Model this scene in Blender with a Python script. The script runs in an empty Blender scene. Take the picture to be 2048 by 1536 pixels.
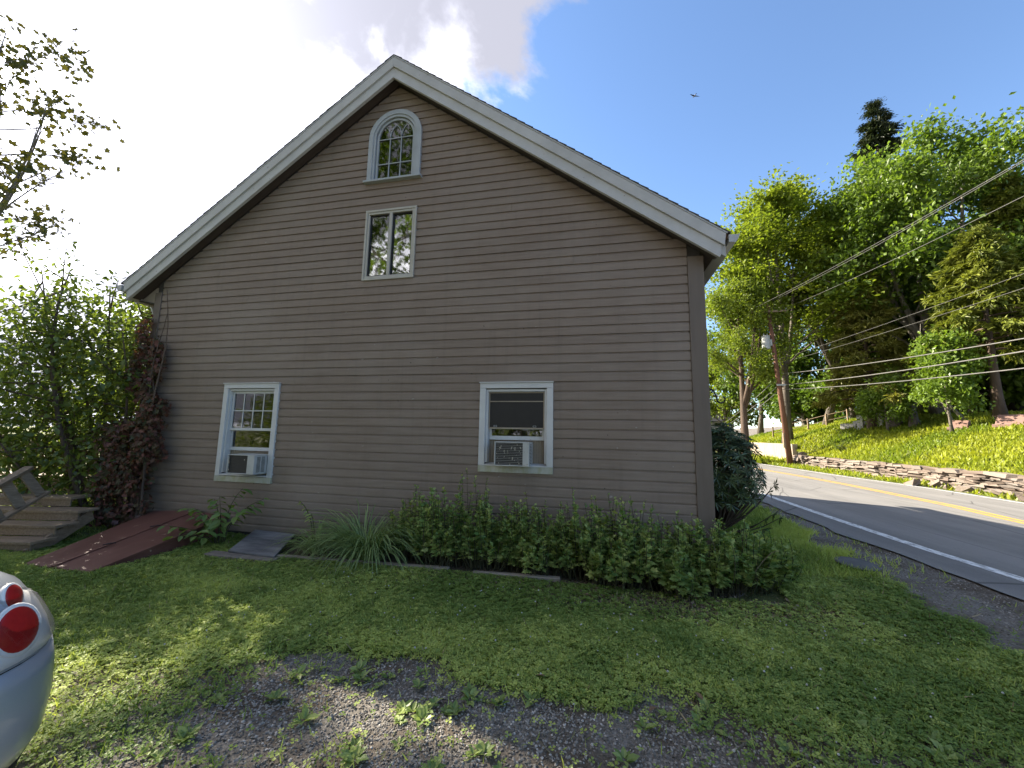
import bpy, math, random
import numpy as np
from mathutils import Vector, Matrix

rad = math.radians
rng = np.random.default_rng(7)
random.seed(7)
scene = bpy.context.scene
COL = scene.collection

# ------------------------------------------------------------------ camera
CAM = np.array([0.0, -5.246, 1.65])
TILT, YAW, ROLL = rad(7.282), rad(12.340), rad(1.040)
_f = np.array([-math.sin(YAW) * math.cos(TILT), math.cos(YAW) * math.cos(TILT), math.sin(TILT)])
_r = np.array([math.cos(YAW), math.sin(YAW), 0.0])
_u = np.cross(_r, _f)
_r2 = math.cos(ROLL) * _r + math.sin(ROLL) * _u
_u2 = -math.sin(ROLL) * _r + math.cos(ROLL) * _u
cam_data = bpy.data.cameras.new("camera")
cam = bpy.data.objects.new("camera", cam_data)
COL.objects.link(cam)
cam_data.sensor_width = 36.0
cam_data.lens = 36.0 * 780.0 / 2048.0
cam_data.clip_start = 0.05
cam_data.clip_end = 3000.0
M = Matrix(((_r2[0], _u2[0], -_f[0], CAM[0]), (_r2[1], _u2[1], -_f[1], CAM[1]),
            (_r2[2], _u2[2], -_f[2], CAM[2]), (0, 0, 0, 1)))
cam.matrix_world = M
scene.camera = cam

# ------------------------------------------------------------------ world, sun, exposure
SUN = np.array([-0.7803, 0.3143, 0.5407])          # direction towards the sun
SUN_EL = math.asin(SUN[2])
world = bpy.data.worlds.new("World")
scene.world = world
world.use_nodes = True
wn, wl = world.node_tree.nodes, world.node_tree.links
wn.clear()


def wnode(t, **kw):
    n = wn.new(t)
    for k, v in kw.items():
        setattr(n, k, v)
    return n


def wmath(op, a, b=None, c=None, clamp=False):
    n = wnode("ShaderNodeMath", operation=op, use_clamp=clamp)
    for i, s in enumerate((a, b, c)):
        if s is None:
            continue
        if isinstance(s, (int, float)):
            n.inputs[i].default_value = s
        else:
            wl.new(s, n.inputs[i])
    return n.outputs[0]


def wramp(v, lo, hi):
    n = wnode("ShaderNodeMapRange", interpolation_type='SMOOTHSTEP')
    wl.new(v, n.inputs[0])
    n.inputs[1].default_value, n.inputs[2].default_value = lo, hi
    return n.outputs[0]


sky = wnode("ShaderNodeTexSky", sky_type='NISHITA', sun_disc=False, sun_elevation=SUN_EL,
            sun_rotation=math.atan2(SUN[0], SUN[1]), altitude=300.0, air_density=1.0, dust_density=0.15, ozone_density=3.5)
tc = wnode("ShaderNodeTexCoord")
sep = wnode("ShaderNodeSeparateXYZ")
wl.new(tc.outputs["Generated"], sep.inputs[0])
dx, dy, dz = sep.outputs
den = wmath('ADD', wmath('MAXIMUM', dz, 0.0), 0.25)
comb = wnode("ShaderNodeCombineXYZ")
wl.new(wmath('DIVIDE', dx, den), comb.inputs[0])
wl.new(wmath('DIVIDE', dy, den), comb.inputs[1])
comb.inputs[2].default_value = 3.1


def wnoise(vec, scale, detail, rough=0.55, dist=0.0):
    n = wnode("ShaderNodeTexNoise")
    wl.new(vec, n.inputs["Vector"])
    n.inputs["Scale"].default_value = scale
    n.inputs["Detail"].default_value = detail
    n.inputs["Roughness"].default_value = rough
    n.inputs["Distortion"].default_value = dist
    return n.outputs["Fac"]


n1 = wnoise(comb.outputs[0], 1.9, 9, 0.58, 0.3)
n2 = wnoise(comb.outputs[0], 1.1, 4, 0.5)
# a bank of cloud that covers the half of the sky on the sun's side
side = wmath('ADD', wmath('MULTIPLY', dx, -0.95), wmath('MULTIPLY', dy, -0.12))
cov = wmath('ADD', wmath('MULTIPLY', n1, 2.8), wmath('MULTIPLY', side, 2.0))
mask = wramp(cov, 1.36, 1.58)
sdot = wmath('ADD', wmath('ADD', wmath('MULTIPLY', dx, float(SUN[0])), wmath('MULTIPLY', dy, float(SUN[1]))),
             wmath('MULTIPLY', dz, float(SUN[2])))
glow = wmath('ADD', wmath('MULTIPLY', wmath('POWER', wmath('MAXIMUM', sdot, 0.0), 6.0), 0.15), wmath('MULTIPLY', wmath('POWER', wmath('MAXIMUM', sdot, 0.0), 24.0), 1.9))
n3 = wnoise(comb.outputs[0], 5.5, 7, 0.6, 0.4)
thick = wmath('POWER', wramp(wmath('ADD', wmath('ADD', wmath('MULTIPLY', n1, 0.60), wmath('MULTIPLY', n2, 0.35)), wmath('MULTIPLY', n3, 0.28)), 0.45, 0.68), 0.55)
shade = wmath('SUBTRACT', 1.0, wmath('MULTIPLY', thick, 0.87))
cb = wmath('MULTIPLY', wmath('ADD', 0.92, glow), shade)
ccol = wnode("ShaderNodeMix", data_type='RGBA')
ccol.inputs["Factor"].default_value = 1.0
wl.new(thick, ccol.inputs["Factor"])
ccol.inputs["A"].default_value = (1.0, 0.99, 0.97, 1)
ccol.inputs["B"].default_value = (0.84, 0.85, 1.0, 1)
bg_sky = wnode("ShaderNodeBackground")
SKY_STRENGTH = 0.050
wl.new(sky.outputs[0], bg_sky.inputs[0])
bg_sky.inputs[1].default_value = SKY_STRENGTH
bg_cl = wnode("ShaderNodeBackground")
wl.new(ccol.outputs["Result"], bg_cl.inputs[0])
wl.new(cb, bg_cl.inputs[1])
mixw = wnode("ShaderNodeMixShader")
wl.new(mask, mixw.inputs[0])
wl.new(bg_sky.outputs[0], mixw.inputs[1])
wl.new(bg_cl.outputs[0], mixw.inputs[2])
wout = wnode("ShaderNodeOutputWorld")
wl.new(mixw.outputs[0], wout.inputs[0])

sun_data = bpy.data.lights.new("sun", 'SUN')
sun_data.energy = 2.9
sun_data.angle = rad(0.53)
sun_data.color = (1.0, 0.90, 0.74)
sun = bpy.data.objects.new("sun", sun_data)
COL.objects.link(sun)
sun.rotation_euler = Vector(SUN).to_track_quat('Z', 'Y').to_euler()
sun.location = (-30, 12, 21)

vs = scene.view_settings
vs.view_transform = 'Standard'
vs.look = 'None'
vs.exposure = 2.7
vs.gamma = 1.0
vs.use_curve_mapping = False
cy = scene.cycles
cy.max_bounces = 9
cy.diffuse_bounces = 6
cy.glossy_bounces = 3
cy.transmission_bounces = 5
cy.transparent_max_bounces = 10
cy.use_denoising = True
cy.caustics_reflective = False
cy.caustics_refractive = False

# ------------------------------------------------------------------ helpers


def tag(o, label=None, cat=None, group=None, kind=None):
    if label:
        o["label"] = label
    if cat:
        o["category"] = cat
    if group:
        o["group"] = group
    if kind:
        o["kind"] = kind
    return o


def empty(name, loc=(0, 0, 0), rz=0.0, parent=None):
    o = bpy.data.objects.new(name, None)
    o.empty_display_size = 0.1
    COL.objects.link(o)
    o.location = loc
    o.rotation_euler = (0, 0, rz)
    if parent:
        o.parent = parent
    return o


class MB:
    """collects vertices and polygons of any size; build() links them as one mesh object"""

    def __init__(s):
        s.V, s.P, s.n, s.A = [], [], 0, []

    def add(s, V, P, tint=None):
        V = np.asarray(V, float).reshape(-1, 3)
        for F in P:
            F = np.asarray(F, np.int64)
            if F.ndim == 1:
                F = F[None, :]
            s.P.append(F + s.n)
        s.V.append(V)
        s.n += len(V)
        if tint is not None:
            s.A.append(np.asarray(tint, np.float32))
        return s

    def box(s, x0, x1, y0, y1, z0, z1, R=None, T=None):
        V = np.array([(x, y, z) for z in (z0, z1) for y in (y0, y1) for x in (x0, x1)], float)
        if R is not None:
            V = V @ np.asarray(R).T
        if T is not None:
            V = V + np.asarray(T)
        return s.add(V, [[(0, 2, 3, 1), (4, 5, 7, 6), (0, 1, 5, 4), (2, 6, 7, 3), (0, 4, 6, 2), (1, 3, 7, 5)]])

    def bar(s, a, b, w, h, up=(0, 0, 1)):
        """box of width w, height h from a to b"""
        a, b = np.asarray(a, float), np.asarray(b, float)
        d = b - a
        L = np.linalg.norm(d)
        d /= L
        up = np.asarray(up, float)
        sx = np.cross(d, up)
        if np.linalg.norm(sx) < 1e-5:
            sx = np.cross(d, (1, 0, 0))
        sx /= np.linalg.norm(sx)
        sz = np.cross(sx, d)
        return s.box(-w / 2, w / 2, 0, L, -h / 2, h / 2, R=np.stack([sx, d, sz], 1), T=a)

    def prism_xz(s, poly, y0, y1):
        """polygon of (x, z) extruded in y"""
        n = len(poly)
        V = [(x, y0, z) for x, z in poly] + [(x, y1, z) for x, z in poly]
        P = [tuple(range(n)), tuple(range(2 * n - 1, n - 1, -1))]
        P += [(i, i + n, (i + 1) % n + n, (i + 1) % n) for i in range(n)]
        return s.add(V, [np.array([p]) for p in P])

    def tube(s, pts, rads, k=6, cap=True):
        pts = np.asarray(pts, float)
        n = len(pts)
        rads = np.broadcast_to(np.asarray(rads, float), (n,))
        t = np.gradient(pts, axis=0)
        t /= np.linalg.norm(t, axis=1)[:, None] + 1e-9
        ref = np.array([0.0, 0.0, 1.0]) if abs(t[:, 2]).mean() < 0.8 else np.array([1.0, 0.0, 0.0])
        a = np.cross(t, ref)
        a /= np.linalg.norm(a, axis=1)[:, None] + 1e-9
        b = np.cross(t, a)
        th = np.arange(k) * 2 * np.pi / k
        V = pts[:, None, :] + rads[:, None, None] * (np.cos(th)[None, :, None] * a[:, None, :] + np.sin(th)[None, :, None] * b[:, None, :])
        i = np.arange(n - 1)[:, None] * k
        j = np.arange(k)[None, :]
        jn = (j + 1) % k
        Q = np.stack([i + j, i + jn, i + k + jn, i + k + j], -1).reshape(-1, 4)
        P = [Q]
        if cap:
            P += [np.arange(k)[None, ::-1], (np.arange(k) + (n - 1) * k)[None, :]]
        return s.add(V.reshape(-1, 3), P)

    def lathe(s, prof, k=20, axis='z', T=(0, 0, 0), R=None):
        """profile of (radius, height) turned round an axis"""
        th = np.arange(k) * 2 * np.pi / k
        V = np.array([(r * math.cos(a), r * math.sin(a), h) for r, h in prof for a in th])
        if axis == 'y':
            V = V[:, [0, 2, 1]]
        if R is not None:
            V = V @ np.asarray(R).T
        V = V + np.asarray(T)
        n = len(prof)
        i = np.arange(n - 1)[:, None] * k
        j = np.arange(k)[None, :]
        jn = (j + 1) % k
        Q = np.stack([i + j, i + jn, i + k + jn, i + k + j], -1).reshape(-1, 4)
        return s.add(V, [Q, np.arange(k)[None, ::-1], (np.arange(k) + (n - 1) * k)[None, :]])

    def mesh(s, name):
        me = bpy.data.meshes.new(name)
        V = np.concatenate(s.V)
        me.vertices.add(len(V))
        me.vertices.foreach_set("co", V.astype(np.float32).ravel())
        tot = np.concatenate([np.full(len(F), F.shape[1], np.int32) for F in s.P])
        idx = np.concatenate([F.ravel() for F in s.P]).astype(np.int32)
        me.loops.add(len(idx))
        me.loops.foreach_set("vertex_index", idx)
        me.polygons.add(len(tot))
        st = np.zeros(len(tot), np.int32)
        st[1:] = np.cumsum(tot)[:-1]
        me.polygons.foreach_set("loop_start", st)
        me.polygons.foreach_set("loop_total", tot)
        if s.A:
            at = me.attributes.new("tint", 'FLOAT', 'POINT')
            at.data.foreach_set("value", np.concatenate(s.A))
        me.polygons.foreach_set("use_smooth", np.zeros(len(tot), bool))
        me.update(calc_edges=True)
        return me

    def build(s, name, mat, parent=None, bevel=0.0, smooth=False, seg=2):
        me = s.mesh(name)
        o = link(name, me, mat, parent)
        if smooth:
            me.polygons.foreach_set("use_smooth", np.ones(len(me.polygons), bool))
        if bevel > 0:
            m = o.modifiers.new("bevel", 'BEVEL')
            m.width = bevel
            m.segments = seg
            m.limit_method = 'ANGLE'
            m.angle_limit = rad(40)
        return o


def link(name, me, mat, parent=None):
    o = bpy.data.objects.new(name, me)
    COL.objects.link(o)
    if mat is not None and not me.materials:
        me.materials.append(mat)
    if parent:
        o.parent = parent
    return o


def copy_tree(o, parent=None):
    c = o.copy()
    COL.objects.link(c)
    c.parent = parent
    for ch in list(o.children):
        copy_tree(ch, c)
    return c


def vnoise(x, y, sc=1.0, seed=0):
    x, y = np.asarray(x, float) * sc, np.asarray(y, float) * sc
    xi, yi = np.floor(x).astype(np.int64), np.floor(y).astype(np.int64)
    fx, fy = x - xi, y - yi
    fx, fy = fx * fx * (3 - 2 * fx), fy * fy * (3 - 2 * fy)

    def h(a, b):
        v = (a * 374761393 + b * 668265263 + seed * 974711) & 0x7fffffff
        v = ((v ^ (v >> 13)) * 1274126177) & 0x7fffffff
        return ((v ^ (v >> 16)) & 0xffff) / 65535.0
    return (h(xi, yi) * (1 - fx) + h(xi + 1, yi) * fx) * (1 - fy) + (h(xi, yi + 1) * (1 - fx) + h(xi + 1, yi + 1) * fx) * fy


def fbm(x, y, sc=1.0, seed=0, o=4):
    return sum(vnoise(x, y, sc * 2 ** k, seed + k) * 0.5 ** k for k in range(o)) / sum(0.5 ** k for k in range(o))


# ------------------------------------------------------------------ materials
class NT:
    def __init__(s, name):
        s.m = bpy.data.materials.new(name)
        s.m.use_nodes = True
        s.t = s.m.node_tree
        s.n = s.t.nodes
        s.n.clear()
        s.out = s.n.new("ShaderNodeOutputMaterial")

    def new(s, t, **kw):
        n = s.n.new(t)
        for k, v in kw.items():
            setattr(n, k, v)
        return n

    def l(s, a, b):
        s.t.links.new(a, b)

    def coord(s, which="Object", scale=(1, 1, 1), loc=(0, 0, 0)):
        tc = s.new("ShaderNodeTexCoord")
        mp = s.new("ShaderNodeMapping")
        mp.inputs["Scale"].default_value = scale
        mp.inputs["Location"].default_value = loc
        s.l(tc.outputs[which], mp.inputs[0])
        return mp.outputs[0]

    def gpos(s, scale=(1, 1, 1)):
        g = s.new("ShaderNodeNewGeometry")
        mp = s.new("ShaderNodeMapping")
        mp.inputs["Scale"].default_value = scale
        s.l(g.outputs["Position"], mp.inputs[0])
        return mp.outputs[0]

    def noise(s, vec, scale, detail=4, rough=0.55, dist=0):
        n = s.new("ShaderNodeTexNoise")
        s.l(vec, n.inputs["Vector"])
        n.inputs["Scale"].default_value = scale
        n.inputs["Detail"].default_value = detail
        n.inputs["Roughness"].default_value = rough
        n.inputs["Distortion"].default_value = dist
        return n.outputs["Fac"]

    def ramp(s, v, stops):
        r = s.new("ShaderNodeValToRGB")
        e = r.color_ramp.elements
        while len(e) < len(stops):
            e.new(0.5)
        for el, (p, c) in zip(e, stops):
            el.position = p
            el.color = (c, c, c, 1) if isinstance(c, (int, float)) else (*c, 1)
        s.l(v, r.inputs[0])
        return r.outputs[0]

    def mix(s, f, a, b, mode='MIX'):
        n = s.new("ShaderNodeMix", data_type='RGBA', blend_type=mode)
        for k, v in (("Factor", f), ("A", a), ("B", b)):
            if isinstance(v, (int, float)):
                n.inputs[k].default_value = v if k == "Factor" else (v, v, v, 1)
            elif isinstance(v, tuple):
                n.inputs[k].default_value = (*v, 1)
            else:
                s.l(v, n.inputs[k])
        return n.outputs["Result"]

    def math(s, op, a, b=0.0, clamp=False):
        n = s.new("ShaderNodeMath", operation=op, use_clamp=clamp)
        for i, v in enumerate((a, b)):
            if isinstance(v, (int, float)):
                n.inputs[i].default_value = v
            else:
                s.l(v, n.inputs[i])
        return n.outputs[0]

    def bump(s, h, strength=0.3, dist=0.01):
        b = s.new("ShaderNodeBump")
        b.inputs["Strength"].default_value = strength
        b.inputs["Distance"].default_value = dist
        s.l(h, b.inputs["Height"])
        return b.outputs[0]

    def principled(s, col, rough=0.6, normal=None, metal=0.0, spec=0.5, coat=0.0):
        p = s.new("ShaderNodeBsdfPrincipled")
        for k, v in (("Base Color", col), ("Roughness", rough), ("Metallic", metal), ("Specular IOR Level", spec), ("Coat Weight", coat)):
            if isinstance(v, tuple):
                p.inputs[k].default_value = (*v, 1)
            elif isinstance(v, (int, float)):
                p.inputs[k].default_value = v
            else:
                s.l(v, p.inputs[k])
        if normal is not None:
            s.l(normal, p.inputs["Normal"])
        s.l(p.outputs[0], s.out.inputs[0])
        return s.m


def surf(name, c1, c2, scale=4.0, rough=0.6, stretch=(1, 1, 1), bump=0.25, bscale=None, metal=0.0, spec=0.4, rnd=0.0,
         dist=0.004, speck=None, lo=0.32, hi=0.68):
    """weathered surface: two tones broken up by noise, fine relief, per-object value shift"""
    t = NT(name)
    v = t.coord("Object", stretch)
    g = t.gpos()
    f = t.noise(v, scale, 6, 0.62)
    col = t.mix(t.ramp(f, [(lo, 0.0), (hi, 1.0)]), c1, c2)
    big = t.noise(g, 0.8, 3)
    col = t.mix(0.35, col, t.mix(t.ramp(big, [(0.3, 0.72), (0.7, 1.18)]), (0, 0, 0), col, 'MULTIPLY'), 'MIX')
    if speck:
        sp = t.noise(g, speck[1], 2, 0.5)
        col = t.mix(t.ramp(sp, [(speck[2], 0.0), (speck[2] + 0.03, 1.0)]), col, speck[0])
    if rnd:
        oi = t.new("ShaderNodeObjectInfo")
        k = t.math('ADD', t.math('MULTIPLY', oi.outputs["Random"], rnd * 2), 1 - rnd)
        cc = t.new("ShaderNodeCombineColor")
        for i in range(3):
            t.l(k, cc.inputs[i])
        col = t.mix(1.0, col, cc.outputs[0], 'MULTIPLY')
    h = t.noise(v, bscale or scale * 6, 6, 0.65)
    nr = t.bump(h, bump, dist) if bump else None
    return t.principled(col, t.ramp(f, [(0, max(rough - 0.12, 0.02)), (1, min(rough + 0.12, 1))]), nr, metal, spec)


def leaf_mat(name, dark, light, trans=0.45, gloss=0.03, ygreen=(1.25, 1.25, 0.55)):
    """leaf: colour runs from dark to light with the leaf's own 'tint'; some light passes through the blade"""
    t = NT(name)
    a = t.new("ShaderNodeAttribute", attribute_name="tint")
    col = t.mix(a.outputs["Fac"], dark, light)
    d = t.new("ShaderNodeBsdfDiffuse")
    t.l(col, d.inputs[0])
    tr = t.new("ShaderNodeBsdfTranslucent")
    t.l(t.mix(1.0, col, ygreen, 'MULTIPLY'), tr.inputs[0])
    m = t.new("ShaderNodeMixShader")
    m.inputs[0].default_value = trans
    t.l(d.outputs[0], m.inputs[1])
    t.l(tr.outputs[0], m.inputs[2])
    g = t.new("ShaderNodeBsdfGlossy")
    g.inputs["Roughness"].default_value = 0.42
    g.inputs[0].default_value = (1, 1, 1, 1)
    m2 = t.new("ShaderNodeMixShader")
    m2.inputs[0].default_value = gloss
    t.l(m.outputs[0], m2.inputs[1])
    t.l(g.outputs[0], m2.inputs[2])
    t.l(m2.outputs[0], t.out.inputs[0])
    return t.m


def glass_mat(name, tint=(1, 1, 1), base=0.02, refl=1.8):
    t = NT(name)
    fr = t.new("ShaderNodeFresnel")
    fr.inputs[0].default_value = 1.52
    tr = t.new("ShaderNodeBsdfTransparent")
    tr.inputs[0].default_value = (*tint, 1)
    gl = t.new("ShaderNodeBsdfGlossy")
    gl.inputs["Roughness"].default_value = 0.03
    wob = t.noise(t.gpos(), 3.0, 2)
    t.l(t.bump(wob, 0.05, 0.003), gl.inputs["Normal"])
    m = t.new("ShaderNodeMixShader")
    t.l(t.math('ADD', t.math('MULTIPLY', fr.outputs[0], refl), base, True), m.inputs[0])
    t.l(tr.outputs[0], m.inputs[1])
    t.l(gl.outputs[0], m.inputs[2])
    t.l(m.outputs[0], t.out.inputs[0])
    return t.m


def siding_mat():
    t = NT("taupe_siding_paint")
    g = t.gpos((0.35, 1, 6))
    f = t.noise(g, 5.0, 7, 0.65)
    col = t.mix(t.ramp(f, [(0.3, 0.0), (0.7, 1.0)]), (0.178, 0.136, 0.106), (0.232, 0.181, 0.145))
    oi = t.new("ShaderNodeObjectInfo")
    k = t.math('ADD', t.math('MULTIPLY', oi.outputs["Random"], 0.10), 0.95)
    cc = t.new("ShaderNodeCombineColor")
    for i in range(3):
        t.l(k, cc.inputs[i])
    col = t.mix(1.0, col, cc.outputs[0], 'MULTIPLY')
    # run-off streaks, chalky spots and nail marks
    st = t.noise(t.gpos((7, 1, 0.35)), 1.6, 5, 0.6)
    col = t.mix(t.ramp(st, [(0.52, 0.0), (0.80, 0.30)]), col, (0.105, 0.085, 0.070))
    ch = t.noise(t.gpos((.7, 1, 1)), 0.9, 6, 0.65)
    col = t.mix(t.ramp(ch, [(0.45, 0.0), (0.75, 0.55)]), col, (0.27, 0.232, 0.198))
    sp = t.noise(t.gpos((1, 1, 1.6)), 9.0, 2, 0.5)
    col = t.mix(t.ramp(sp, [(0.735, 0.0), (0.77, 0.7)]), col, (0.34, 0.32, 0.30))
    sp2 = t.noise(t.gpos((1.3, 1, 1)), 13.0, 1, 0.5)
    col = t.mix(t.ramp(sp2, [(0.775, 0.0), (0.80, 0.8)]), col, (0.05, 0.04, 0.035))
    # rain-splash dirt on the lowest boards
    gz = t.new("ShaderNodeSeparateXYZ")
    t.l(t.gpos(), gz.inputs[0])
    dirt = t.math('MULTIPLY', t.ramp(gz.outputs[2], [(0.0, 1.0), (0.75, 0.0)]), t.ramp(t.noise(t.gpos(), 5.0, 6, 0.7), [(0.35, 0.0), (0.65, 0.75)]))
    col = t.mix(dirt, col, (0.17, 0.145, 0.115))
    gr = t.noise(t.gpos((1.5, 1, 45)), 3.0, 6, 0.7)
    nr = t.bump(gr, 0.2, 0.0012)
    return t.principled(col, 0.62, nr, 0, 0.35)


MT = {}
MT["siding"] = siding_mat()
MT["trim_taupe"] = surf("taupe_trim_paint", (0.190, 0.149, 0.117), (0.228, 0.181, 0.144), 3, 0.6, (6, 6, 0.5), 0.2, 20)
MT["rake"] = surf("grey_white_rake_paint", (0.62, 0.61, 0.59), (0.76, 0.755, 0.74), 2.5, 0.55, (1, 1, 1), 0.15, 30, speck=((0.25, 0.22, 0.19), 14, 0.72))
MT["white"] = surf("white_window_paint", (0.76, 0.76, 0.75), (0.86, 0.86, 0.85), 4, 0.45, (1, 1, 1), 0.08, 40, speck=((0.42, 0.40, 0.35), 20, 0.74))
MT["white_dirty"] = surf("white_sill_with_algae", (0.66, 0.67, 0.62), (0.50, 0.50, 0.32), 5, 0.5, (2, 1, 1), 0.1, 30)
MT["bluegrey"] = surf("blue_grey_arched_trim", (0.46, 0.50, 0.53), (0.56, 0.60, 0.63), 4, 0.5, (1, 1, 1), 0.08, 30)
MT["cream"] = surf("cream_casement_frame", (0.56, 0.53, 0.46), (0.66, 0.63, 0.56), 4, 0.45, (1, 1, 1), 0.08, 30)
MT["soffit"] = surf("brown_soffit", (0.075, 0.055, 0.045), (0.11, 0.085, 0.07), 5, 0.7, (1, 6, 1), 0.2, 20)
MT["beige"] = surf("beige_soffit_panel", (0.52, 0.42, 0.33), (0.60, 0.50, 0.41), 3, 0.6, (1, 1, 1), 0.1, 20)
MT["shingle"] = surf("grey_asphalt_shingle", (0.075, 0.070, 0.068), (0.13, 0.12, 0.115), 30, 0.9, (1, 1, 1), 0.5, 120, rnd=0.2)
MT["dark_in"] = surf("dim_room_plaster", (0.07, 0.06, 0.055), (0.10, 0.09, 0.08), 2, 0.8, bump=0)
MT["rafter"] = surf("raw_wood_rafter", (0.22, 0.13, 0.07), (0.32, 0.20, 0.115), 3, 0.7, (1, 1, 8), 0.2, 20)
MT["lace"] = surf("lace_curtain", (0.16, 0.165, 0.14), (0.34, 0.335, 0.29), 14, 0.9, (1, 1, 0.6), 0.2, 30)
MT["glass"] = glass_mat("window_glass")
MT["screen"] = surf("dark_insect_screen", (0.022, 0.020, 0.020), (0.034, 0.031, 0.030), 6, 0.5, bump=0)
MT["ac_white"] = surf("off_white_air_conditioner_steel", (0.60, 0.60, 0.56), (0.72, 0.72, 0.69), 6, 0.45, bump=0.05, speck=((0.30, 0.27, 0.2), 30, 0.70))
MT["ac_dark"] = surf("dusty_condenser_fins", (0.035, 0.032, 0.030), (0.07, 0.065, 0.058), 8, 0.7, (1, 1, 20), 0.2, 10)
MT["ac_grille"] = surf("dusty_grey_grille", (0.26, 0.25, 0.23), (0.38, 0.37, 0.34), 8, 0.7, (1, 1, 4), 0.2, 10)
MT["paint_flake"] = surf("flaking_paint", (0.55, 0.50, 0.38), (0.70, 0.66, 0.54), 20, 0.7, bump=0)
MT["red_door"] = surf("faded_barn_red_cellar_door", (0.185, 0.072, 0.052), (0.265, 0.118, 0.088), 3, 0.55, (4, 1, 1), 0.2, 20, speck=((0.36, 0.26, 0.2), 11, 0.715))
MT["grey_wood"] = surf("weathered_grey_wood", (0.25, 0.175, 0.11), (0.42, 0.315, 0.215), 4, 0.8, (9, 1, 9), 0.5, 18, rnd=0.15)
MT["timber"] = surf("pale_weathered_edging", (0.30, 0.25, 0.20), (0.46, 0.40, 0.33), 4, 0.85, (1, 9, 9), 0.5, 18, rnd=0.1)
MT["slab"] = surf("mottled_slate_board", (0.11, 0.115, 0.125), (0.34, 0.34, 0.35), 3, 0.75, (0.7, 3, 1), 0.5, 14)
MT["stone_base"] = surf("pale_kerb_stone", (0.22, 0.19, 0.16), (0.33, 0.29, 0.25), 6, 0.9, bump=0.5)
MT["metal_white"] = surf("aluminium_gutter", (0.55, 0.56, 0.56), (0.66, 0.67, 0.68), 3, 0.4, bump=0.03, spec=0.5)
MT["black_iron"] = surf("black_wrought_iron", (0.012, 0.012, 0.013), (0.025, 0.025, 0.026), 20, 0.45, bump=0.2)
MT["lantern_glass"] = glass_mat("frosted_lantern_glass", (0.8, 0.82, 0.85), 0.15)
MT["bark"] = surf("grey_bark", (0.13, 0.105, 0.085), (0.26, 0.225, 0.185), 3, 0.9, (3, 3, 0.6), 0.9, 9, dist=0.03)
MT["bark_pale"] = surf("pale_bark", (0.26, 0.23, 0.19), (0.42, 0.38, 0.33), 3, 0.9, (3, 3, 0.6), 0.8, 9, dist=0.02)
MT["bark_brown"] = surf("brown_bark", (0.10, 0.068, 0.048), (0.19, 0.135, 0.10), 3, 0.9, (3, 3, 0.6), 0.9, 9, dist=0.02)
MT["pole_wood"] = surf("red_brown_pole_wood", (0.19, 0.085, 0.05), (0.30, 0.15, 0.095), 3, 0.85, (8, 8, 0.6), 0.4, 12)
MT["wire"] = surf("weathered_cable", (0.16, 0.155, 0.145), (0.22, 0.215, 0.20), 4, 0.5, bump=0)
MT["transformer"] = surf("pale_grey_transformer_paint", (0.55, 0.57, 0.58), (0.66, 0.68, 0.69), 4, 0.4, bump=0.03)
MT["granite_red"] = surf("red_granite", (0.25, 0.135, 0.105), (0.36, 0.22, 0.175), 60, 0.5, bump=0.1)
MT["marble"] = surf("weathered_white_marble", (0.50, 0.49, 0.45), (0.68, 0.66, 0.61), 5, 0.8, bump=0.2)
MT["concrete"] = surf("stained_concrete", (0.42, 0.34, 0.25), (0.58, 0.49, 0.38), 2.5, 0.9, (1, 2.5, 0.3), 0.3, 14)
MT["flagstone"] = surf("grey_flagstone", (0.13, 0.125, 0.12), (0.21, 0.20, 0.19), 8, 0.8, bump=0.4)


def stone_mat():
    t = NT("brown_bluestone")
    oi = t.new("ShaderNodeObjectInfo")
    v = t.coord("Object", (1, 1, 1))
    base = t.ramp(oi.outputs["Random"], [(0.0, (0.13, 0.098, 0.080)), (0.35, (0.20, 0.158, 0.130)), (0.65, (0.25, 0.208, 0.172)), (1.0, (0.175, 0.155, 0.140))])
    f = t.noise(t.gpos((1, 1, 3)), 9, 6, 0.65)
    col = t.mix(t.ramp(f, [(0.3, 0.0), (0.75, 0.6)]), base, (0.13, 0.105, 0.085))
    nr = t.bump(t.noise(t.gpos((1, 1, 4)), 14, 6, 0.7), 0.7, 0.02)
    return t.principled(col, 0.9, nr, 0, 0.3)


MT["stone"] = stone_mat()


def ground_mat():
    t = NT("lawn_soil_and_gravel_ground")
    a = t.new("ShaderNodeAttribute", attribute_name="tint")      # 0 = turf, 1 = bare gravel
    g = t.gpos()
    n = t.noise(g, 7, 7, 0.65)
    turf = t.mix(t.ramp(n, [(0.3, 0.0), (0.7, 1.0)]), (0.075, 0.088, 0.032), (0.140, 0.155, 0.058))
    soil = t.mix(t.ramp(t.noise(g, 26, 6, 0.7), [(0.3, 0.0), (0.7, 1.0)]), (0.075, 0.058, 0.042), (0.155, 0.125, 0.095))
    grav = t.mix(t.ramp(t.noise(g, 55, 3, 0.6), [(0.35, 0.0), (0.65, 1.0)]), (0.125, 0.114, 0.100), (0.290, 0.267, 0.236))
    bare = t.mix(t.ramp(t.noise(g, 2.2, 5, 0.6), [(0.42, 0.0), (0.62, 1.0)]), grav, soil)
    bare = t.mix(t.math('SUBTRACT', a.outputs["Fac"], 0.9, True), bare, soil)
    k = t.math('ADD', t.math('MINIMUM', a.outputs["Fac"], 1.0), t.math('MULTIPLY', t.math('SUBTRACT', t.noise(g, 9, 5, 0.6), 0.5), 0.9))
    col = t.mix(t.ramp(k, [(0.35, 0.0), (0.6, 1.0)]), turf, bare)
    nr = t.bump(t.noise(g, 60, 5, 0.7), 0.8, 0.02)
    return t.principled(col, 0.95, nr, 0, 0.2)


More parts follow.
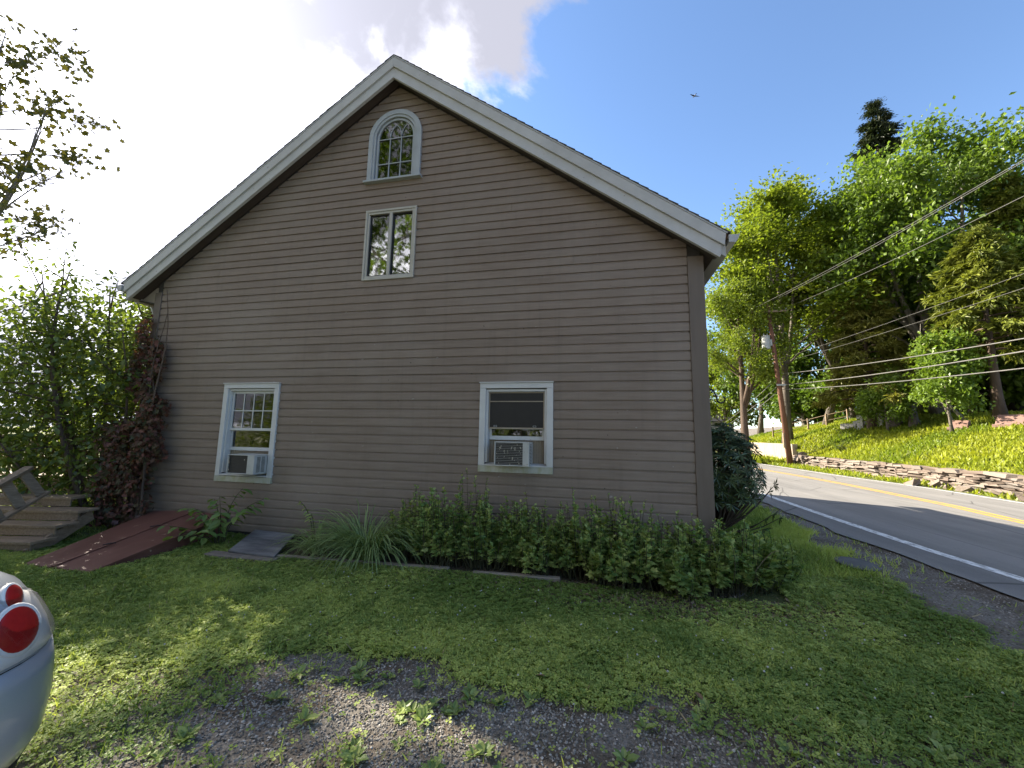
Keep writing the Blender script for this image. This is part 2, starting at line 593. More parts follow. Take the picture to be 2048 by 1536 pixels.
def asphalt_mat():
    t = NT("worn_asphalt")
    g = t.gpos()
    f = t.noise(g, 160, 3, 0.6)
    col = t.mix(t.ramp(f, [(0.3, 0.0), (0.7, 1.0)]), (0.150, 0.145, 0.138), (0.285, 0.275, 0.262))
    lane = t.noise(t.gpos((1.3, 0.06, 1)), 1.5, 5, 0.6)
    col = t.mix(t.ramp(lane, [(0.35, 0.0), (0.7, 0.6)]), col, (0.105, 0.103, 0.10))
    pat = t.noise(g, 0.7, 5, 0.65)
    col = t.mix(t.ramp(pat, [(0.5, 0.0), (0.75, 0.45)]), col, (0.27, 0.255, 0.235))
    cr = t.new("ShaderNodeTexVoronoi", feature='DISTANCE_TO_EDGE')
    mp = t.new("ShaderNodeMapping")
    mp.inputs["Scale"].default_value = (0.55, 0.22, 1)
    geo = t.new("ShaderNodeNewGeometry")
    wob = t.mix(0.25, geo.outputs["Position"], t.new("ShaderNodeTexNoise").outputs["Color"], 'ADD')
    t.l(wob, mp.inputs[0])
    t.l(mp.outputs[0], cr.inputs["Vector"])
    cr.inputs["Scale"].default_value = 1.0
    col = t.mix(t.ramp(cr.outputs["Distance"], [(0.0, 0.75), (0.008, 0.0)]), col, (0.03, 0.03, 0.03))
    nr = t.bump(f, 0.5, 0.006)
    return t.principled(col, 0.85, nr, 0, 0.3)


def paint_mat(name, c, wear=0.42):
    t = NT(name)
    g = t.gpos()
    f = t.noise(t.gpos((1, 0.4, 1)), 16, 7, 0.7)
    col = t.mix(t.ramp(f, [(wear - 0.08, 0.75), (wear + 0.04, 0.0)]), c, (0.16, 0.155, 0.15))
    return t.principled(col, 0.7, t.bump(t.noise(g, 160, 2), 0.3, 0.004), 0, 0.3)


MT["ground"] = ground_mat()
MT["asphalt"] = asphalt_mat()
MT["road_white"] = paint_mat("worn_white_road_paint", (0.72, 0.73, 0.72), 0.49)
MT["road_yellow"] = paint_mat("worn_yellow_road_paint", (0.70, 0.36, 0.04), 0.45)
MT["gravel"] = surf("grey_gravel", (0.12, 0.115, 0.11), (0.34, 0.325, 0.31), 40, 0.9, bump=0.3)

L_LAWN = leaf_mat("lawn_leaf", (0.165, 0.248, 0.063), (0.475, 0.545, 0.158), 0.35, 0.012)
L_HILL = leaf_mat("meadow_grass_leaf", (0.150, 0.215, 0.020), (0.330, 0.360, 0.040), 0.45, 0.012)
L_MAPLE = leaf_mat("maple_leaf", (0.055, 0.105, 0.016), (0.180, 0.270, 0.038), 0.45, 0.020)
L_LOCUST = leaf_mat("yellow_green_leaf", (0.088, 0.138, 0.018), (0.220, 0.272, 0.042), 0.5, 0.016)
L_OLIVE = leaf_mat("olive_needle", (0.080, 0.110, 0.020), (0.250, 0.275, 0.050), 0.3, 0.016)
L_SPRUCE = leaf_mat("dark_needle", (0.012, 0.022, 0.012), (0.050, 0.065, 0.030), 0.15, 0.016)
L_BROWN = leaf_mat("brown_green_needle", (0.100, 0.110, 0.026), (0.280, 0.275, 0.065), 0.3, 0.012)
L_SHRUB = leaf_mat("shrub_leaf", (0.050, 0.085, 0.018), (0.185, 0.240, 0.045), 0.45, 0.032)
L_RHODO = leaf_mat("rhododendron_leaf", (0.024, 0.044, 0.014), (0.090, 0.125, 0.036), 0.12, 0.040)
L_VINE = leaf_mat("flare_reddened_vine_leaf", (0.050, 0.062, 0.026), (0.175, 0.066, 0.054), 0.3, 0.020, (1.2, 0.8, 0.5))  # vine's own red-green, with lens-flare red put into the leaf colour
L_BED = leaf_mat("perennial_leaf", (0.130, 0.245, 0.075), (0.450, 0.500, 0.170), 0.35, 0.020)
L_STRAP = leaf_mat("strap_leaf", (0.115, 0.195, 0.070), (0.320, 0.410, 0.160), 0.3, 0.040)
L_WEED = leaf_mat("weed_leaf", (0.140, 0.220, 0.060), (0.300, 0.370, 0.120), 0.35, 0.024)
L_RED = leaf_mat("backlit_maple_leaf", (0.045, 0.055, 0.014), (0.125, 0.130, 0.034), 0.20, 0.016, (1.2, 1.0, 0.45))
MT["petal"] = surf("white_clover_flower", (0.55, 0.55, 0.50), (0.75, 0.75, 0.70), 20, 0.8, bump=0)
MT["stem"] = surf("plant_stem", (0.055, 0.060, 0.025), (0.10, 0.095, 0.045), 10, 0.8, bump=0)

# ------------------------------------------------------------------ leaf templates
T_DIA = (np.array([(0, 0, 0), (.30, .45, .06), (0, 1, -.05), (-.30, .45, .06)]), [np.array([(0, 1, 2), (0, 2, 3)])])
T_LONG = (np.array([(0, 0, 0), (.13, .5, .03), (0, 1, -.08), (-.13, .5, .03)]), [np.array([(0, 1, 2), (0, 2, 3)])])
T_SPRAY = (np.array([(0, 0, 0), (.24, .35, .05), (.16, .75, -.03), (0, 1, -.12), (-.16, .75, -.03), (-.24, .35, .05)]),
           [np.array([(0, 1, 5)]), np.array([(1, 2, 4, 5)]), np.array([(2, 3, 4)])])
T_LEAF = (np.array([(0, 0, 0), (0, .35, -.04), (0, .7, -.05), (0, 1, -.16), (.24, .26, .05), (.23, .62, .02), (-.24, .26, .05), (-.23, .62, .02)]),
          [np.array([(0, 4, 1), (0, 1, 6), (2, 5, 3), (2, 3, 7)]), np.array([(1, 4, 5, 2), (1, 2, 7, 6)])])
T_MAPLE = (np.array([(0, .05, 0), (.18, .02, .03), (.42, .18, .05), (.26, .32, 0), (.50, .62, .04), (.20, .62, 0), (0, 1, -.06),
                     (-.20, .62, 0), (-.50, .62, .04), (-.26, .32, 0), (-.42, .18, .05), (-.18, .02, .03), (0, .42, -.05)]),
           [np.array([(12, i, i + 1) for i in range(1, 11)] + [(12, 0, 1), (12, 11, 0)])])
T_LOBED = (np.array([(0, 0, 0), (.30, .18, .04), (.16, .38, 0), (.40, .58, .05), (.14, .66, 0), (0, 1, -.08), (-.14, .66, 0), (-.40, .58, .05),
                     (-.16, .38, 0), (-.30, .18, .04)]),
           [np.array([(0, 1, 2), (0, 8, 9), (2, 3, 4), (6, 7, 8), (4, 5, 6)]), np.array([(0, 2, 4, 6), ]), np.array([(0, 6, 8)])])
T_BLADE = (np.array([(-.05, 0, 0), (.05, 0, 0), (-.04, .55, .06), (.04, .55, .06), (0, 1, .26)]), [np.array([(0, 1, 3, 2)]), np.array([(2, 3, 4)])])


def _trefoil():
    V, F = [], []
    for k in range(3):
        a = k * 2.094
        c, s_ = math.cos(a), math.sin(a)
        b = len(V)
        for x, y, z in ((0, .04, 0), (.30, .42, .08), (0, .62, .04), (-.30, .42, .08)):
            V.append((x * c - y * s_, x * s_ + y * c, z))
        F += [(b, b + 1, b + 2), (b, b + 2, b + 3)]
    return np.array(V), [np.array(F)]


T_TRE = _trefoil()
T_TRL = (T_TRE[0], [np.array([(4 * k, 4 * k + 1, 4 * k + 3) for k in range(3)])])


def unit(v):
    return v / (np.linalg.norm(v, axis=-1, keepdims=True) + 1e-9)


def leaves(mb, P, U, N, S, T, tint):
    """one leaf per row: base P, axis U, upper side towards N, length S"""
    P, U, N = np.asarray(P, float), unit(np.asarray(U, float)), np.asarray(N, float)
    n = len(P)
    Z = unit(N - (N * U).sum(1, keepdims=True) * U)
    X = np.cross(U, Z)
    Vt, Ft = T
    m = len(Vt)
    S = np.broadcast_to(np.asarray(S, float), (n,))
    V = P[:, None, :] + S[:, None, None] * (Vt[None, :, 0, None] * X[:, None, :] + Vt[None, :, 1, None] * U[:, None, :] + Vt[None, :, 2, None] * Z[:, None, :])
    off = (np.arange(n) * m)[:, None, None]
    mb.add(V.reshape(-1, 3), [(F[None] + off).reshape(-1, F.shape[1]) for F in Ft], np.repeat(np.clip(tint, 0, 1), m))
    return mb


def rdir(n, g=rng):
    return unit(g.normal(size=(n, 3)))


# ------------------------------------------------------------------ terrain functions
def wallx(y):
    return np.interp(y, [-60, 5, 12, 18, 23, 60], [13.2, 12.95, 12.75, 12.5, 12.35, 12.2])


def nearedge(y):
    return np.interp(y, [-80, -.2, .8, 2.1, 7, 20, 45, 90], [4.15, 4.07, 3.96, 3.88, 3.9, 3.75, 2.2, -4])


def faredge(y):
    return np.interp(y, [-80, 8.5, 11, 13, 15, 18.7, 23, 45, 90], [11.8, 11.75, 11.75, 11.6, 11.2, 10.85, 10.5, 9.0, 3])


def road_z(x):
    return 0.12 - 0.017 * (x - 4.5)


def crest(y):
    return np.interp(y, [-60, 0, 10, 16, 20, 24, 32, 46, 80], [2.4, 2.5, 2.6, 2.75, 2.9, 3.2, 2.9, 1.5, 1.2])


def sstep(t):
    t = np.clip(t, 0, 1)
    return t * t * (3 - 2 * t)


def terrain(x, y):
    x, y = np.asarray(x, float), np.asarray(y, float)
    lawn = (fbm(x, y, 1.1, 3, 3) - 0.5) * 0.05
    ne, fe, wx = nearedge(y), faredge(y), wallx(y)
    z = lawn + sstep((x - 1.6) / (ne - 0.15 - 1.6)) * (0.105 - lawn)
    z = np.where((x > ne - 0.12) & (x < fe + 0.12), road_z(x) - 0.022, z)
    z = np.where(x >= fe + 0.12, road_z(np.minimum(x, wx)) - 0.01 + 0.03 * sstep((x - fe) / 0.6), z)
    b = np.interp(y, [22.6, 24.2], [0.58, 1.22])
    t = np.clip((x - wx - 0.3) / (18.0 - wx), 0, 1)
    hill = b + (crest(y) - b) * (1.45 * t - 0.45 * t * t) + 0.07 * np.maximum(0, x - 18.3) + (fbm(x, y, 0.5, 9, 3) - 0.5) * 0.22 * np.clip(t * 4, 0, 1)
    z = np.where(x > wx + 0.12, hill, z)
    return z


def bare(x, y):
    """1 where the ground shows gravel or soil, 0 where turf is thick"""
    x, y = np.asarray(x, float), np.asarray(y, float)
    w = (fbm(x, y, 1.6, 21, 4) - 0.5)
    yb = np.interp(x, [-9, -4, -2.4, -1.0, 0.3, 1.2, 2.2, 4], [-3.7, -3.25, -2.75, -2.60, -2.50, -2.62, -2.55, -1.9])
    drive = sstep((yb - y + w * 0.8 + .30) / 0.42)
    drive = drive * np.interp(x, [-9, -3.4, -2.4, -2.1, 0.5, 1.2], [0.35, 0.55, 0.7, 1.0, 1.0, 0.72])
    xe = np.interp(y, [-6, -1.3, 0.7, 3, 6, 9, 40], [2.7, 2.88, 3.08, 3.32, 3.55, 3.66, 3.6])
    should = sstep((x - xe + w * 0.9) / 0.22) * (x < 4.3)
    bed = ((x > -4.75) & (x < 1.62 + w) & (y > -0.66 + 0.08 * w) & (y < 0.05)) * 0.8
    mulch = np.exp(-(((x - 0.7) / 1.5) ** 2 + ((y + 0.92) / 0.28) ** 2)) * 0.8 * np.clip(w * 3 + .9, 0, 1)
    return np.clip(np.maximum.reduce([drive, should, bed, mulch]), 0, 1)


def soil(x, y):
    """extra share of brown soil and leaf litter (bed, its front edge, the worn right end of the drive, the wood floor)"""
    x, y = np.asarray(x, float), np.asarray(y, float)
    bed = ((x > -5.2) & (x < 2.3) & (y > -1.15) & (y < 0.05)) * 1.0
    right = sstep((x - 0.35 + (fbm(x, y, 1.2, 90, 3) - .5) * 1.2) / .5) * (y < -1.2) * (x < 2.6)
    wood = sstep((x - 18.2) / 2.0)
    return np.clip(np.maximum.reduce([bed, right, wood]), 0, 1) * np.maximum(bare(x, y) > .05, x > 17)


# ------------------------------------------------------------------ ground, road
def grid(xs, ys):
    X, Y = np.meshgrid(xs, ys)
    nx, ny = len(xs), len(ys)
    i = np.arange(ny - 1)[:, None] * nx + np.arange(nx - 1)[None, :]
    Q = np.stack([i, i + 1, i + nx + 1, i + nx], -1).reshape(-1, 4)
    return X.ravel(), Y.ravel(), Q


xs = np.concatenate([[-900, -300, -120, -60, -35], np.arange(-22, -9, 0.6), np.arange(-9, 5, 0.11), np.arange(5, 12, 0.7), np.arange(12, 19, 0.22),
                     np.arange(19, 40, 1.2), [45, 60, 90, 160, 400, 900]])
ys = np.concatenate([[-900, -300, -100, -50, -30, -20, -14, -10, -8], np.arange(-7, 1.6, 0.11), np.arange(1.6, 32, 0.4), np.arange(32, 60, 1.5), [70, 100, 180, 400, 900]])
gx, gy, gq = grid(xs, ys)
mb = MB()
mb.add(np.stack([gx, gy, terrain(gx, gy)], 1), [gq], bare(gx, gy) + soil(gx, gy))
ground = mb.build("ground", MT["ground"], smooth=True)
tag(ground, "ground sheet of lawn, gravel drive and grassy hillside", kind="structure")


def ribbon(mb, yl, xa, xb, dz, n=3):
    """strip along y between the functions xa and xb, dz above the road plane"""
    V, Q = [], []
    for y in yl:
        for k in range(n):
            x = xa(y) + (xb(y) - xa(y)) * k / (n - 1)
            V.append((x, y, road_z(x) + dz))
    for i in range(len(yl) - 1):
        for k in range(n - 1):
            a = i * n + k
            Q.append((a, a + 1, a + n + 1, a + n))
    mb.add(V, [np.array(Q)])
    return mb


yl = np.concatenate([[-80, -50, -30, -20], np.arange(-14, 30, 0.35), np.arange(30, 90, 3)])
edge_n = lambda y: nearedge(y) + 0.09 * (vnoise(y, 0, 1.3, 5) - .5) + 0.10 * (vnoise(y, 3, 5.0, 6) - .5)
road = ribbon(MB(), yl, edge_n, lambda y: faredge(y) + 0.08 * (vnoise(y, 9, 2.3, 8) - .5), 0.0, 8).build("road", MT["asphalt"])
tag(road, "grey asphalt two-lane road curving past the house", kind="structure")
wl_x = lambda y: np.interp(y, [-80, .5, 1.7, 4, 8.9, 20, 45, 90], [4.74, 4.7, 4.58, 4.5, 4.46, 4.3, 2.8, -3.4])
yc_x = lambda y: np.interp(y, [-80, 5, 7, 11.4, 14.4, 16.7, 23, 45, 90], [8.35, 8.45, 8.72, 8.8, 8.66, 8.38, 7.95, 6.3, 0.2])
fl_x = lambda y: faredge(y) - 0.26
ribbon(MB(), yl, lambda y: wl_x(y) - 0.08, lambda y: wl_x(y) + 0.085, 0.004, 2).build("edge_line", MT["road_white"], road)
ribbon(MB(), yl, lambda y: fl_x(y) - 0.055, lambda y: fl_x(y) + 0.055, 0.004, 2).build("edge_line", MT["road_white"], road)
ribbon(MB(), yl, lambda y: yc_x(y) - 0.16, lambda y: yc_x(y) - 0.06, 0.004, 2).build("centre_line", MT["road_yellow"], road)
ribbon(MB(), yl, lambda y: yc_x(y) + 0.06, lambda y: yc_x(y) + 0.16, 0.004, 2).build("centre_line", MT["road_yellow"], road)

# ------------------------------------------------------------------ house
house = empty("house", (-3.18, 4.1, 0))
tag(house, "taupe clapboard gable-end house with grey-white rake boards and four white-trimmed windows", "house")
HI = Matrix.Translation((3.18, -4.1, 0))


def hp(o, parent=None):
    """make o a part of the house (or a sub-part of one), keeping world coordinates"""
    o.parent = parent or house
    o.matrix_parent_inverse = HI
    return o


XP, ZP = -3.147, 7.714                       # ridge, outer top line of the rake
XL, ZL, XR, ZR = -8.214, 4.212, 1.616, 4.213
SL, SR = (ZP - ZL) / (XP - XL), (ZP - ZR) / (XR - XP)
YB = 8.4
YO = -0.22


def roofline(x, off=0.0):
    return ZP + off - (SL * (XP - x) if x < XP else SR * (x - XP))


OPEN = [(-5.90, -5.00, .92, 2.30), (-1.515, -.66, 1.22, 2.265), (-3.54, -2.77, 4.045, 5.105), (-3.49, -2.83, 5.72, 6.60)]
# sheathing of the gable wall with real window openings
br = sorted({-7.72, 1.34, XP} | {v for o_ in OPEN for v in o_[:2]})
mb = MB()
for a, b in zip(br[:-1], br[1:]):
    mid = (a + b) / 2
    zs = 0.02
    for o_ in sorted((o_ for o_ in OPEN if o_[0] < mid < o_[1]), key=lambda q: q[2]):
        mb.prism_xz([(a, zs), (b, zs), (b, o_[2]), (a, o_[2])], .0225, .12)
        zs = o_[3]
    mb.prism_xz([(a, zs), (b, zs), (b, roofline(b, -.30)), (a, roofline(a, -.30))], .0225, .12)
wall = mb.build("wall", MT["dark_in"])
hp(wall)
PROF = [(.0222, .0025), (.0, .0025), (.0, .098), (.015, .1125), (.015, .1275), (.0222, .1275)]


def board_mesh(x0, x1, z, s0=0.0, s1=0.0, prof=PROF):
    """one drop-siding board; s0, s1 shear the ends to follow the roof slope"""
    V, n = [], len(prof)
    for y, dz in prof:
        V.append((x0 + s0 * dz, y, z + dz))
    for y, dz in prof:
        V.append((x1 + s1 * dz, y, z + dz))
    P = [tuple(range(n)), tuple(range(2 * n - 1, n - 1, -1))] + [(i, i + n, (i + 1) % n + n, (i + 1) % n) for i in range(n)]
    m = MB()
    m.add(V, [np.array([p]) for p in P])
    return m


random.seed(11)
for i in range(-26, 33):
    z = 4.144 - i * 0.127
    za = roofline(XP, -.395)
    xa = max(-7.586, XP - (za - z) / SL)
    xb = min(1.176, XP + (za - z) / SR)
    sa = 1 / SL if xa > -7.58 else 0.0
    sb = -1 / SR if xb < 1.17 else 0.0
    if xb - xa < 0.15:
        continue
    zm = z + 0.0635
    cuts = []
    for (a, b, c, d) in ((-5.985, -4.92, .82, 2.38), (-1.60, -.575, 1.13, 2.35), (-3.595, -2.715, 3.99, 5.16)):
        if c + .045 < zm < d - .045:
            cuts.append((a + .035, b - .035))
    if 5.66 < zm < 6.44:
        cuts.append((-3.16 - .42, -3.16 + .42))
    elif 6.44 <= zm < 6.84:
        w = math.sqrt(max(.46 ** 2 - (zm - 6.44) ** 2, 0)) - .05
        cuts.append((-3.16 - w, -3.16 + w))
    segs, x = [], xa
    for a, b in sorted(cuts):
        segs.append([x, a])
        x = b
    segs.append([x, xb])
    out = []
    for a, b in segs:
        L = b - a
        js = []
        if L > 2.0 and random.random() < 0.26:
            js.append(a + L * random.uniform(.2, .8))
        if L > 5.5 and random.random() < 0.35:
            js.append(a + L * random.uniform(.15, .85))
        js = [a] + sorted(js) + [b]
        for p, q in zip(js[:-1], js[1:]):
            if q - p > .06:
                out.append((p, q))
    for (p, q) in out:
        first, last = p == xa, q == xb
        m = board_mesh(p + (0 if first else .0012), q - (0 if last else .0012), z + random.uniform(-.0022, .0022), sa if first else 0, sb if last else 0)
        o = m.build("siding_board", MT["siding"])
        o.location = (0, random.uniform(-.0015, .001), 0)
        hp(o, wall)
        o.matrix_parent_inverse = Matrix.Identity(4)

# corner boards
hp(MB().box(1.178, 1.372, -.014, .10, .02, 4.00).build("corner_board", MT["trim_taupe"], bevel=.003))
hp(MB().box(-7.735, -7.588, -.014, .10, .02, 4.05).build("corner_board", MT["trim_taupe"], bevel=.003))
# side and back walls with their own boards
sw = MB().box(1.24, 1.338, .125, YB, .02, 4.05).build("side_wall", MT["dark_in"])
hp(sw)
sw2 = MB().box(-7.72, -7.62, .125, YB, .02, 4.0).build("side_wall", MT["dark_in"])
hp(sw2)
m = board_mesh(.0, YB - .1, 0)
me_side = m.mesh("siding_board")
me_side.materials.append(MT["siding"])
for k in range(31):
    for sgn, xw, par in ((1, 1.362, sw), (-1, -7.744, sw2)):
        o = link("siding_board", me_side, None)
        o.matrix_world = Matrix.Translation((xw, .1 if sgn > 0 else YB, .06 + k * .127)) @ Matrix.Rotation(rad(90 * sgn), 4, 'Z')
        hp(o, par)
        o.matrix_parent_inverse = Matrix.Identity(4)
bw = MB().prism_xz([(-7.72, .02), (1.34, .02), (1.34, 3.95), (XP, ZP - .3), (-7.72, 3.95)], YB - .1, YB).build("back_wall", MT["siding"])
hp(bw)
hp(MB().box(-7.6, 1.22, .13, YB - .12, 2.70, 2.82).build("upper_floor", MT["rafter"]))
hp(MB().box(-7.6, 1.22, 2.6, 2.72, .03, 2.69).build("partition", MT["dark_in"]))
hp(MB().box(-7.70, 1.33, .03, YB - .05, -.25, .018).build("foundation", MT["stone_base"]))

# roof: deck with a skylight opening in the left slope, shingle courses, rakes
roof = empty("roof", (-3.18, 4.1, 0))
hp(roof).matrix_parent_inverse = HI


def slope_pt(side, s, off):
    x = XP + s * ((XL - XP) if side < 0 else (XR - XP))
    return (x, ZP + off - s * ((ZP - ZL) if side < 0 else (ZP - ZR)))


def slope_slab(mb, side, s0, s1, y0, y1, o0, o1):
    return mb.prism_xz([slope_pt(side, s0, o0), slope_pt(side, s1, o0), slope_pt(side, s1, o1), slope_pt(side, s0, o1)], y0, y1)


SK = (.30, .44, 1.55, 2.45)      # skylight: slope range, y range
mb = MB()
slope_slab(mb, -1, 0, SK[0], YO + .03, YB + .2, -.03, -.10)
slope_slab(mb, -1, SK[1], 1, YO + .03, YB + .2, -.03, -.10)
slope_slab(mb, -1, SK[0], SK[1], YO + .03, SK[2], -.03, -.10)
slope_slab(mb, -1, SK[0], SK[1], SK[3], YB + .2, -.03, -.10)
slope_slab(mb, 1, 0, 1, YO + .03, YB + .2, -.03, -.10)
hp(mb.build("deck", MT["rafter"]), roof)
for side in (-1, 1):
    n = 40
    for k in range(n):
        s0, s1 = k / n, (k + 1.25) / n
        oo = random.uniform(-.003, .003)
        m = MB()
        ys_ = [(YO - .012 + oo, YB + .21)]
        if side < 0 and s1 > SK[0] and s0 < SK[1]:
            ys_ = [(YO - .012 + oo, SK[2] - .02), (SK[3] + .02, YB + .21)]
        for y0_, y1_ in ys_:
            m.prism_xz([slope_pt(side, s0, -.022), slope_pt(side, min(s1, 1.008), -.006), slope_pt(side, min(s1, 1.008), -.024), slope_pt(side, s0, -.0295)], y0_, y1_)
        hp(m.build("shingle_course", MT["shingle"]), roof)
    # rake: drip edge, upper fascia, lower fascia with its bead, soffit
    for nm, o0, o1, y0_, y1_, e, mt in (("drip_edge", -.030, -.052, YO - .006, YO + .03, 1.0, "metal_white"),
                                        ("rake_board", -.053, -.225, YO, YO + .035, .995, "rake"),
                                        ("rake_board", -.226, -.365, YO + .026, YO + .06, .985, "rake"),
                                        ("rake_moulding", -.366, -.415, YO + .012, YO + .06, .982, "rake"),
                                        ("soffit", -.34, -.36, YO + .061, .0, .98, "soffit")):
        m = MB()
        p0, p1 = slope_pt(side, 0, o0), slope_pt(side, e, o0)
        p2, p3 = slope_pt(side, e - .004, o1), slope_pt(side, 0, o1)
        m.prism_xz([p0, p1, p2, p3], y0_, y1_)
        hp(m.build(nm, MT[mt], bevel=.004 if "rake" in nm else 0), roof)
    # eave soffit and fascia along the side wall
    m = MB()
    xw = 1.37 if side > 0 else -7.735
    sw_ = (xw - XP) / ((XR - XP) if side > 0 else (XL - XP))
    slope_slab(m, side, sw_ - .01, .975, .0, YB + .2, -.32, -.335)
    hp(m.build("eave_soffit", MT["soffit"]), roof)
    m = MB()
    slope_slab(m, side, .976, .996, .062 + YO, YB + .2, -.055, -.33)
    hp(m.build("eave_fascia", MT["rake"]), roof)
    # gutter: open trough with a rolled lip
    xg = slope_pt(side, 1, 0)[0] + side * .004
    zg = slope_pt(side, 1, 0)[1] - .06
    pr = [(0, 0), (0, -.10), (.07, -.105), (.10, -.07), (.125, -.01), (.125, .004), (.118, .004), (.115, -.008), (.092, -.066), (.066, -.097), (.006, -.094), (.006, 0)]
    m = MB().prism_xz([(xg + side * a, zg + b) for a, b in (pr if side > 0 else pr[::-1])], YO - .01, YB + .2)
    gut = m.build("gutter", MT["metal_white"])
    hp(gut, roof)
    hp(MB().prism_xz([(xg + side * a, zg + b) for a, b in ((.0065, -.001), (.0065, -.093), (.066, -.096), (.092, -.065), (.115, -.006))], YO - .008, YO - .004).build("gutter_end", MT["metal_white"]), roof)
# boxed-in eave return seen below the left rake
hp(MB().prism_xz([(-8.17, 3.95), (-7.74, 3.87), (-7.715, 4.10), (-7.76, 4.165), (-7.90, 4.19)], .045, .06).build("eave_return", MT["beige"]), roof)
hp(MB().prism_xz([(-8.17, 3.925), (-7.737, 3.845), (-7.737, 3.865), (-8.17, 3.945)], .02, 3.0).build("eave_return_base", MT["soffit"]), roof)
# downspout on the left corner
m = MB()
m.tube([(-8.26, .30, 4.08), (-8.24, .30, 3.95), (-8.05, .26, 3.72), (-7.84, .22, 3.52), (-7.80, .22, 3.35), (-7.80, .22, .25), (-7.95, .10, .10)], .038, 8)
hp(m.build("downspout", MT["metal_white"], smooth=True))
# skylight curb and rafters seen through the casement
for k, y in enumerate((.9, 1.5, 2.5, 3.3, 4.3, 5.3)):
    m = MB()
    slope_slab(m, -1, .0, .97, y, y + .05, -.105, -.25)
    hp(m.build("rafter", MT["rafter"]), roof)
    m = MB()
    slope_slab(m, 1, .0, .97, y, y + .05, -.105, -.25)
    hp(m.build("rafter", MT["rafter"]), roof)
hp(MB().bar((-6.3, 1.0, 4.6), (-2.4, 1.0, 6.6), .09, .16, (0, 1, 0)).build("collar_brace", MT["rafter"]), roof)


def frame_rect(mb, x0, x1, z0, z1, w, y0, y1, wb=None, wt=None):
    wb, wt = wb or w, wt or w
    mb.box(x0, x1, y0, y1, z1 - wt, z1)
    mb.box(x0, x1, y0, y1, z0, z0 + wb)
    mb.box(x0, x0 + w, y0, y1, z0 + wb, z1 - wt)
    mb.box(x1 - w, x1, y0, y1, z0 + wb, z1 - wt)
    return mb


def win_root(x, z):
    w = empty("window", (x, 0, z))
    hp(w)
    return w


def wp(o, w):
    o.parent = w
    o.matrix_parent_inverse = Matrix.Translation(-Vector(w.location))
    return o


def double_hung(x0, x1, z0, z1, op, zm, zl, muntins, casing):
    w = win_root((x0 + x1) / 2, z0)
    cw = op[0] - x0
    a, b, c, d = op
    # casing: side, head and sill boards butted end to end
    wp(MB().box(x0, x0 + cw, -.026, .0215, z0 + .09, z1 - .075).build("casing", casing, bevel=.004), w)
    wp(MB().box(x1 - cw, x1, -.026, .0215, z0 + .09, z1 - .075).build("casing", casing, bevel=.004), w)
    wp(MB().box(x0, x1, -.028, .0215, z1 - .0745, z1).build("head_casing", casing, bevel=.004), w)
    wp(MB().box(x0 - .008, x1 + .008, -.045, .0, z1 + .0005, z1 + .014).build("drip_cap", casing, bevel=.002), w)
    wp(MB().box(x0, x1, -.030, .0215, z0, z0 + .0895).build("sill_apron", MT["white_dirty"], bevel=.004), w)
    # inner stops (second step of the frame) and stool
    m = MB()
    m.box(a + .001, a + .032, .004, .118, c + .036, d - .001)
    m.box(b - .032, b - .001, .004, .118, c + .036, d - .001)
    m.box(a + .033, b - .033, .004, .118, d - .034, d - .001)
    wp(m.build("jamb", casing, bevel=.003), w)
    wp(MB().add([(a + .001, -.034, c - .004), (b - .001, -.034, c - .004), (a + .001, .119, c + .012), (b - .001, .119, c + .012),
                 (a + .001, -.034, c + .012), (b - .001, -.034, c + .012), (a + .001, .119, c + .034), (b - .001, .119, c + .034)],
                [[(0, 2, 3, 1), (4, 5, 7, 6), (0, 1, 5, 4), (2, 6, 7, 3), (0, 4, 6, 2), (1, 3, 7, 5)]]).build("sill", casing, bevel=.003), w)
    ia, ib = a + .034, b - .034
    us = frame_rect(MB(), ia, ib, zm, d - .036, .034, .045, .075, .042, .04).build("upper_sash", casing, bevel=.003)
    wp(us, w)
    wp(MB().box(ia + .03, ib - .03, .058, .062, zm + .04, d - .072).build("pane", MT["glass"]), w)
    if muntins:
        m = MB()
        gx0, gx1, gz0, gz1 = ia + .034, ib - .034, zm + .042, d - .076
        for k in (1, 2, 3):
            x = gx0 + (gx1 - gx0) * k / 4
            m.box(x - .008, x + .008, .050, .057, gz0, gz1)
        zz = (gz0 + gz1) / 2
        m.box(gx0, gx1, .0485, .0565, zz - .008, zz + .008)
        wp(m.build("muntins", casing), w)
    ls = frame_rect(MB(), ia + .002, ib - .002, zl, zl + (d - zm) * .96, .034, .078, .106, .055, .04).build("lower_sash", casing, bevel=.003)
    wp(ls, w)
    wp(MB().box(ia + .03, ib - .03, .090, .094, zl + .052, zl + (d - zm) * .96 - .038).build("pane", MT["glass"]), w)
    # accordion filler panels beside the air conditioner
    m = MB()
    n = 46
    for k in range(n):
        x = ia + .002 + (ib - ia - .004) * k / n
        m.box(x, x + (ib - ia) / n * .8, .1065 + .008 * (k % 2), .118 + .002 * (k % 2), c + .036, zl - .002)
    wp(m.build("filler_panel", MT["concrete"]), w)
    return w


WLEFT = double_hung(-5.985, -4.92, .82, 2.38, OPEN[0], 1.625, 1.305, True, MT["white"])
WRIGHT = double_hung(-1.60, -.575, 1.13, 2.35, OPEN[1], 1.715, 1.565, False, MT["white"])
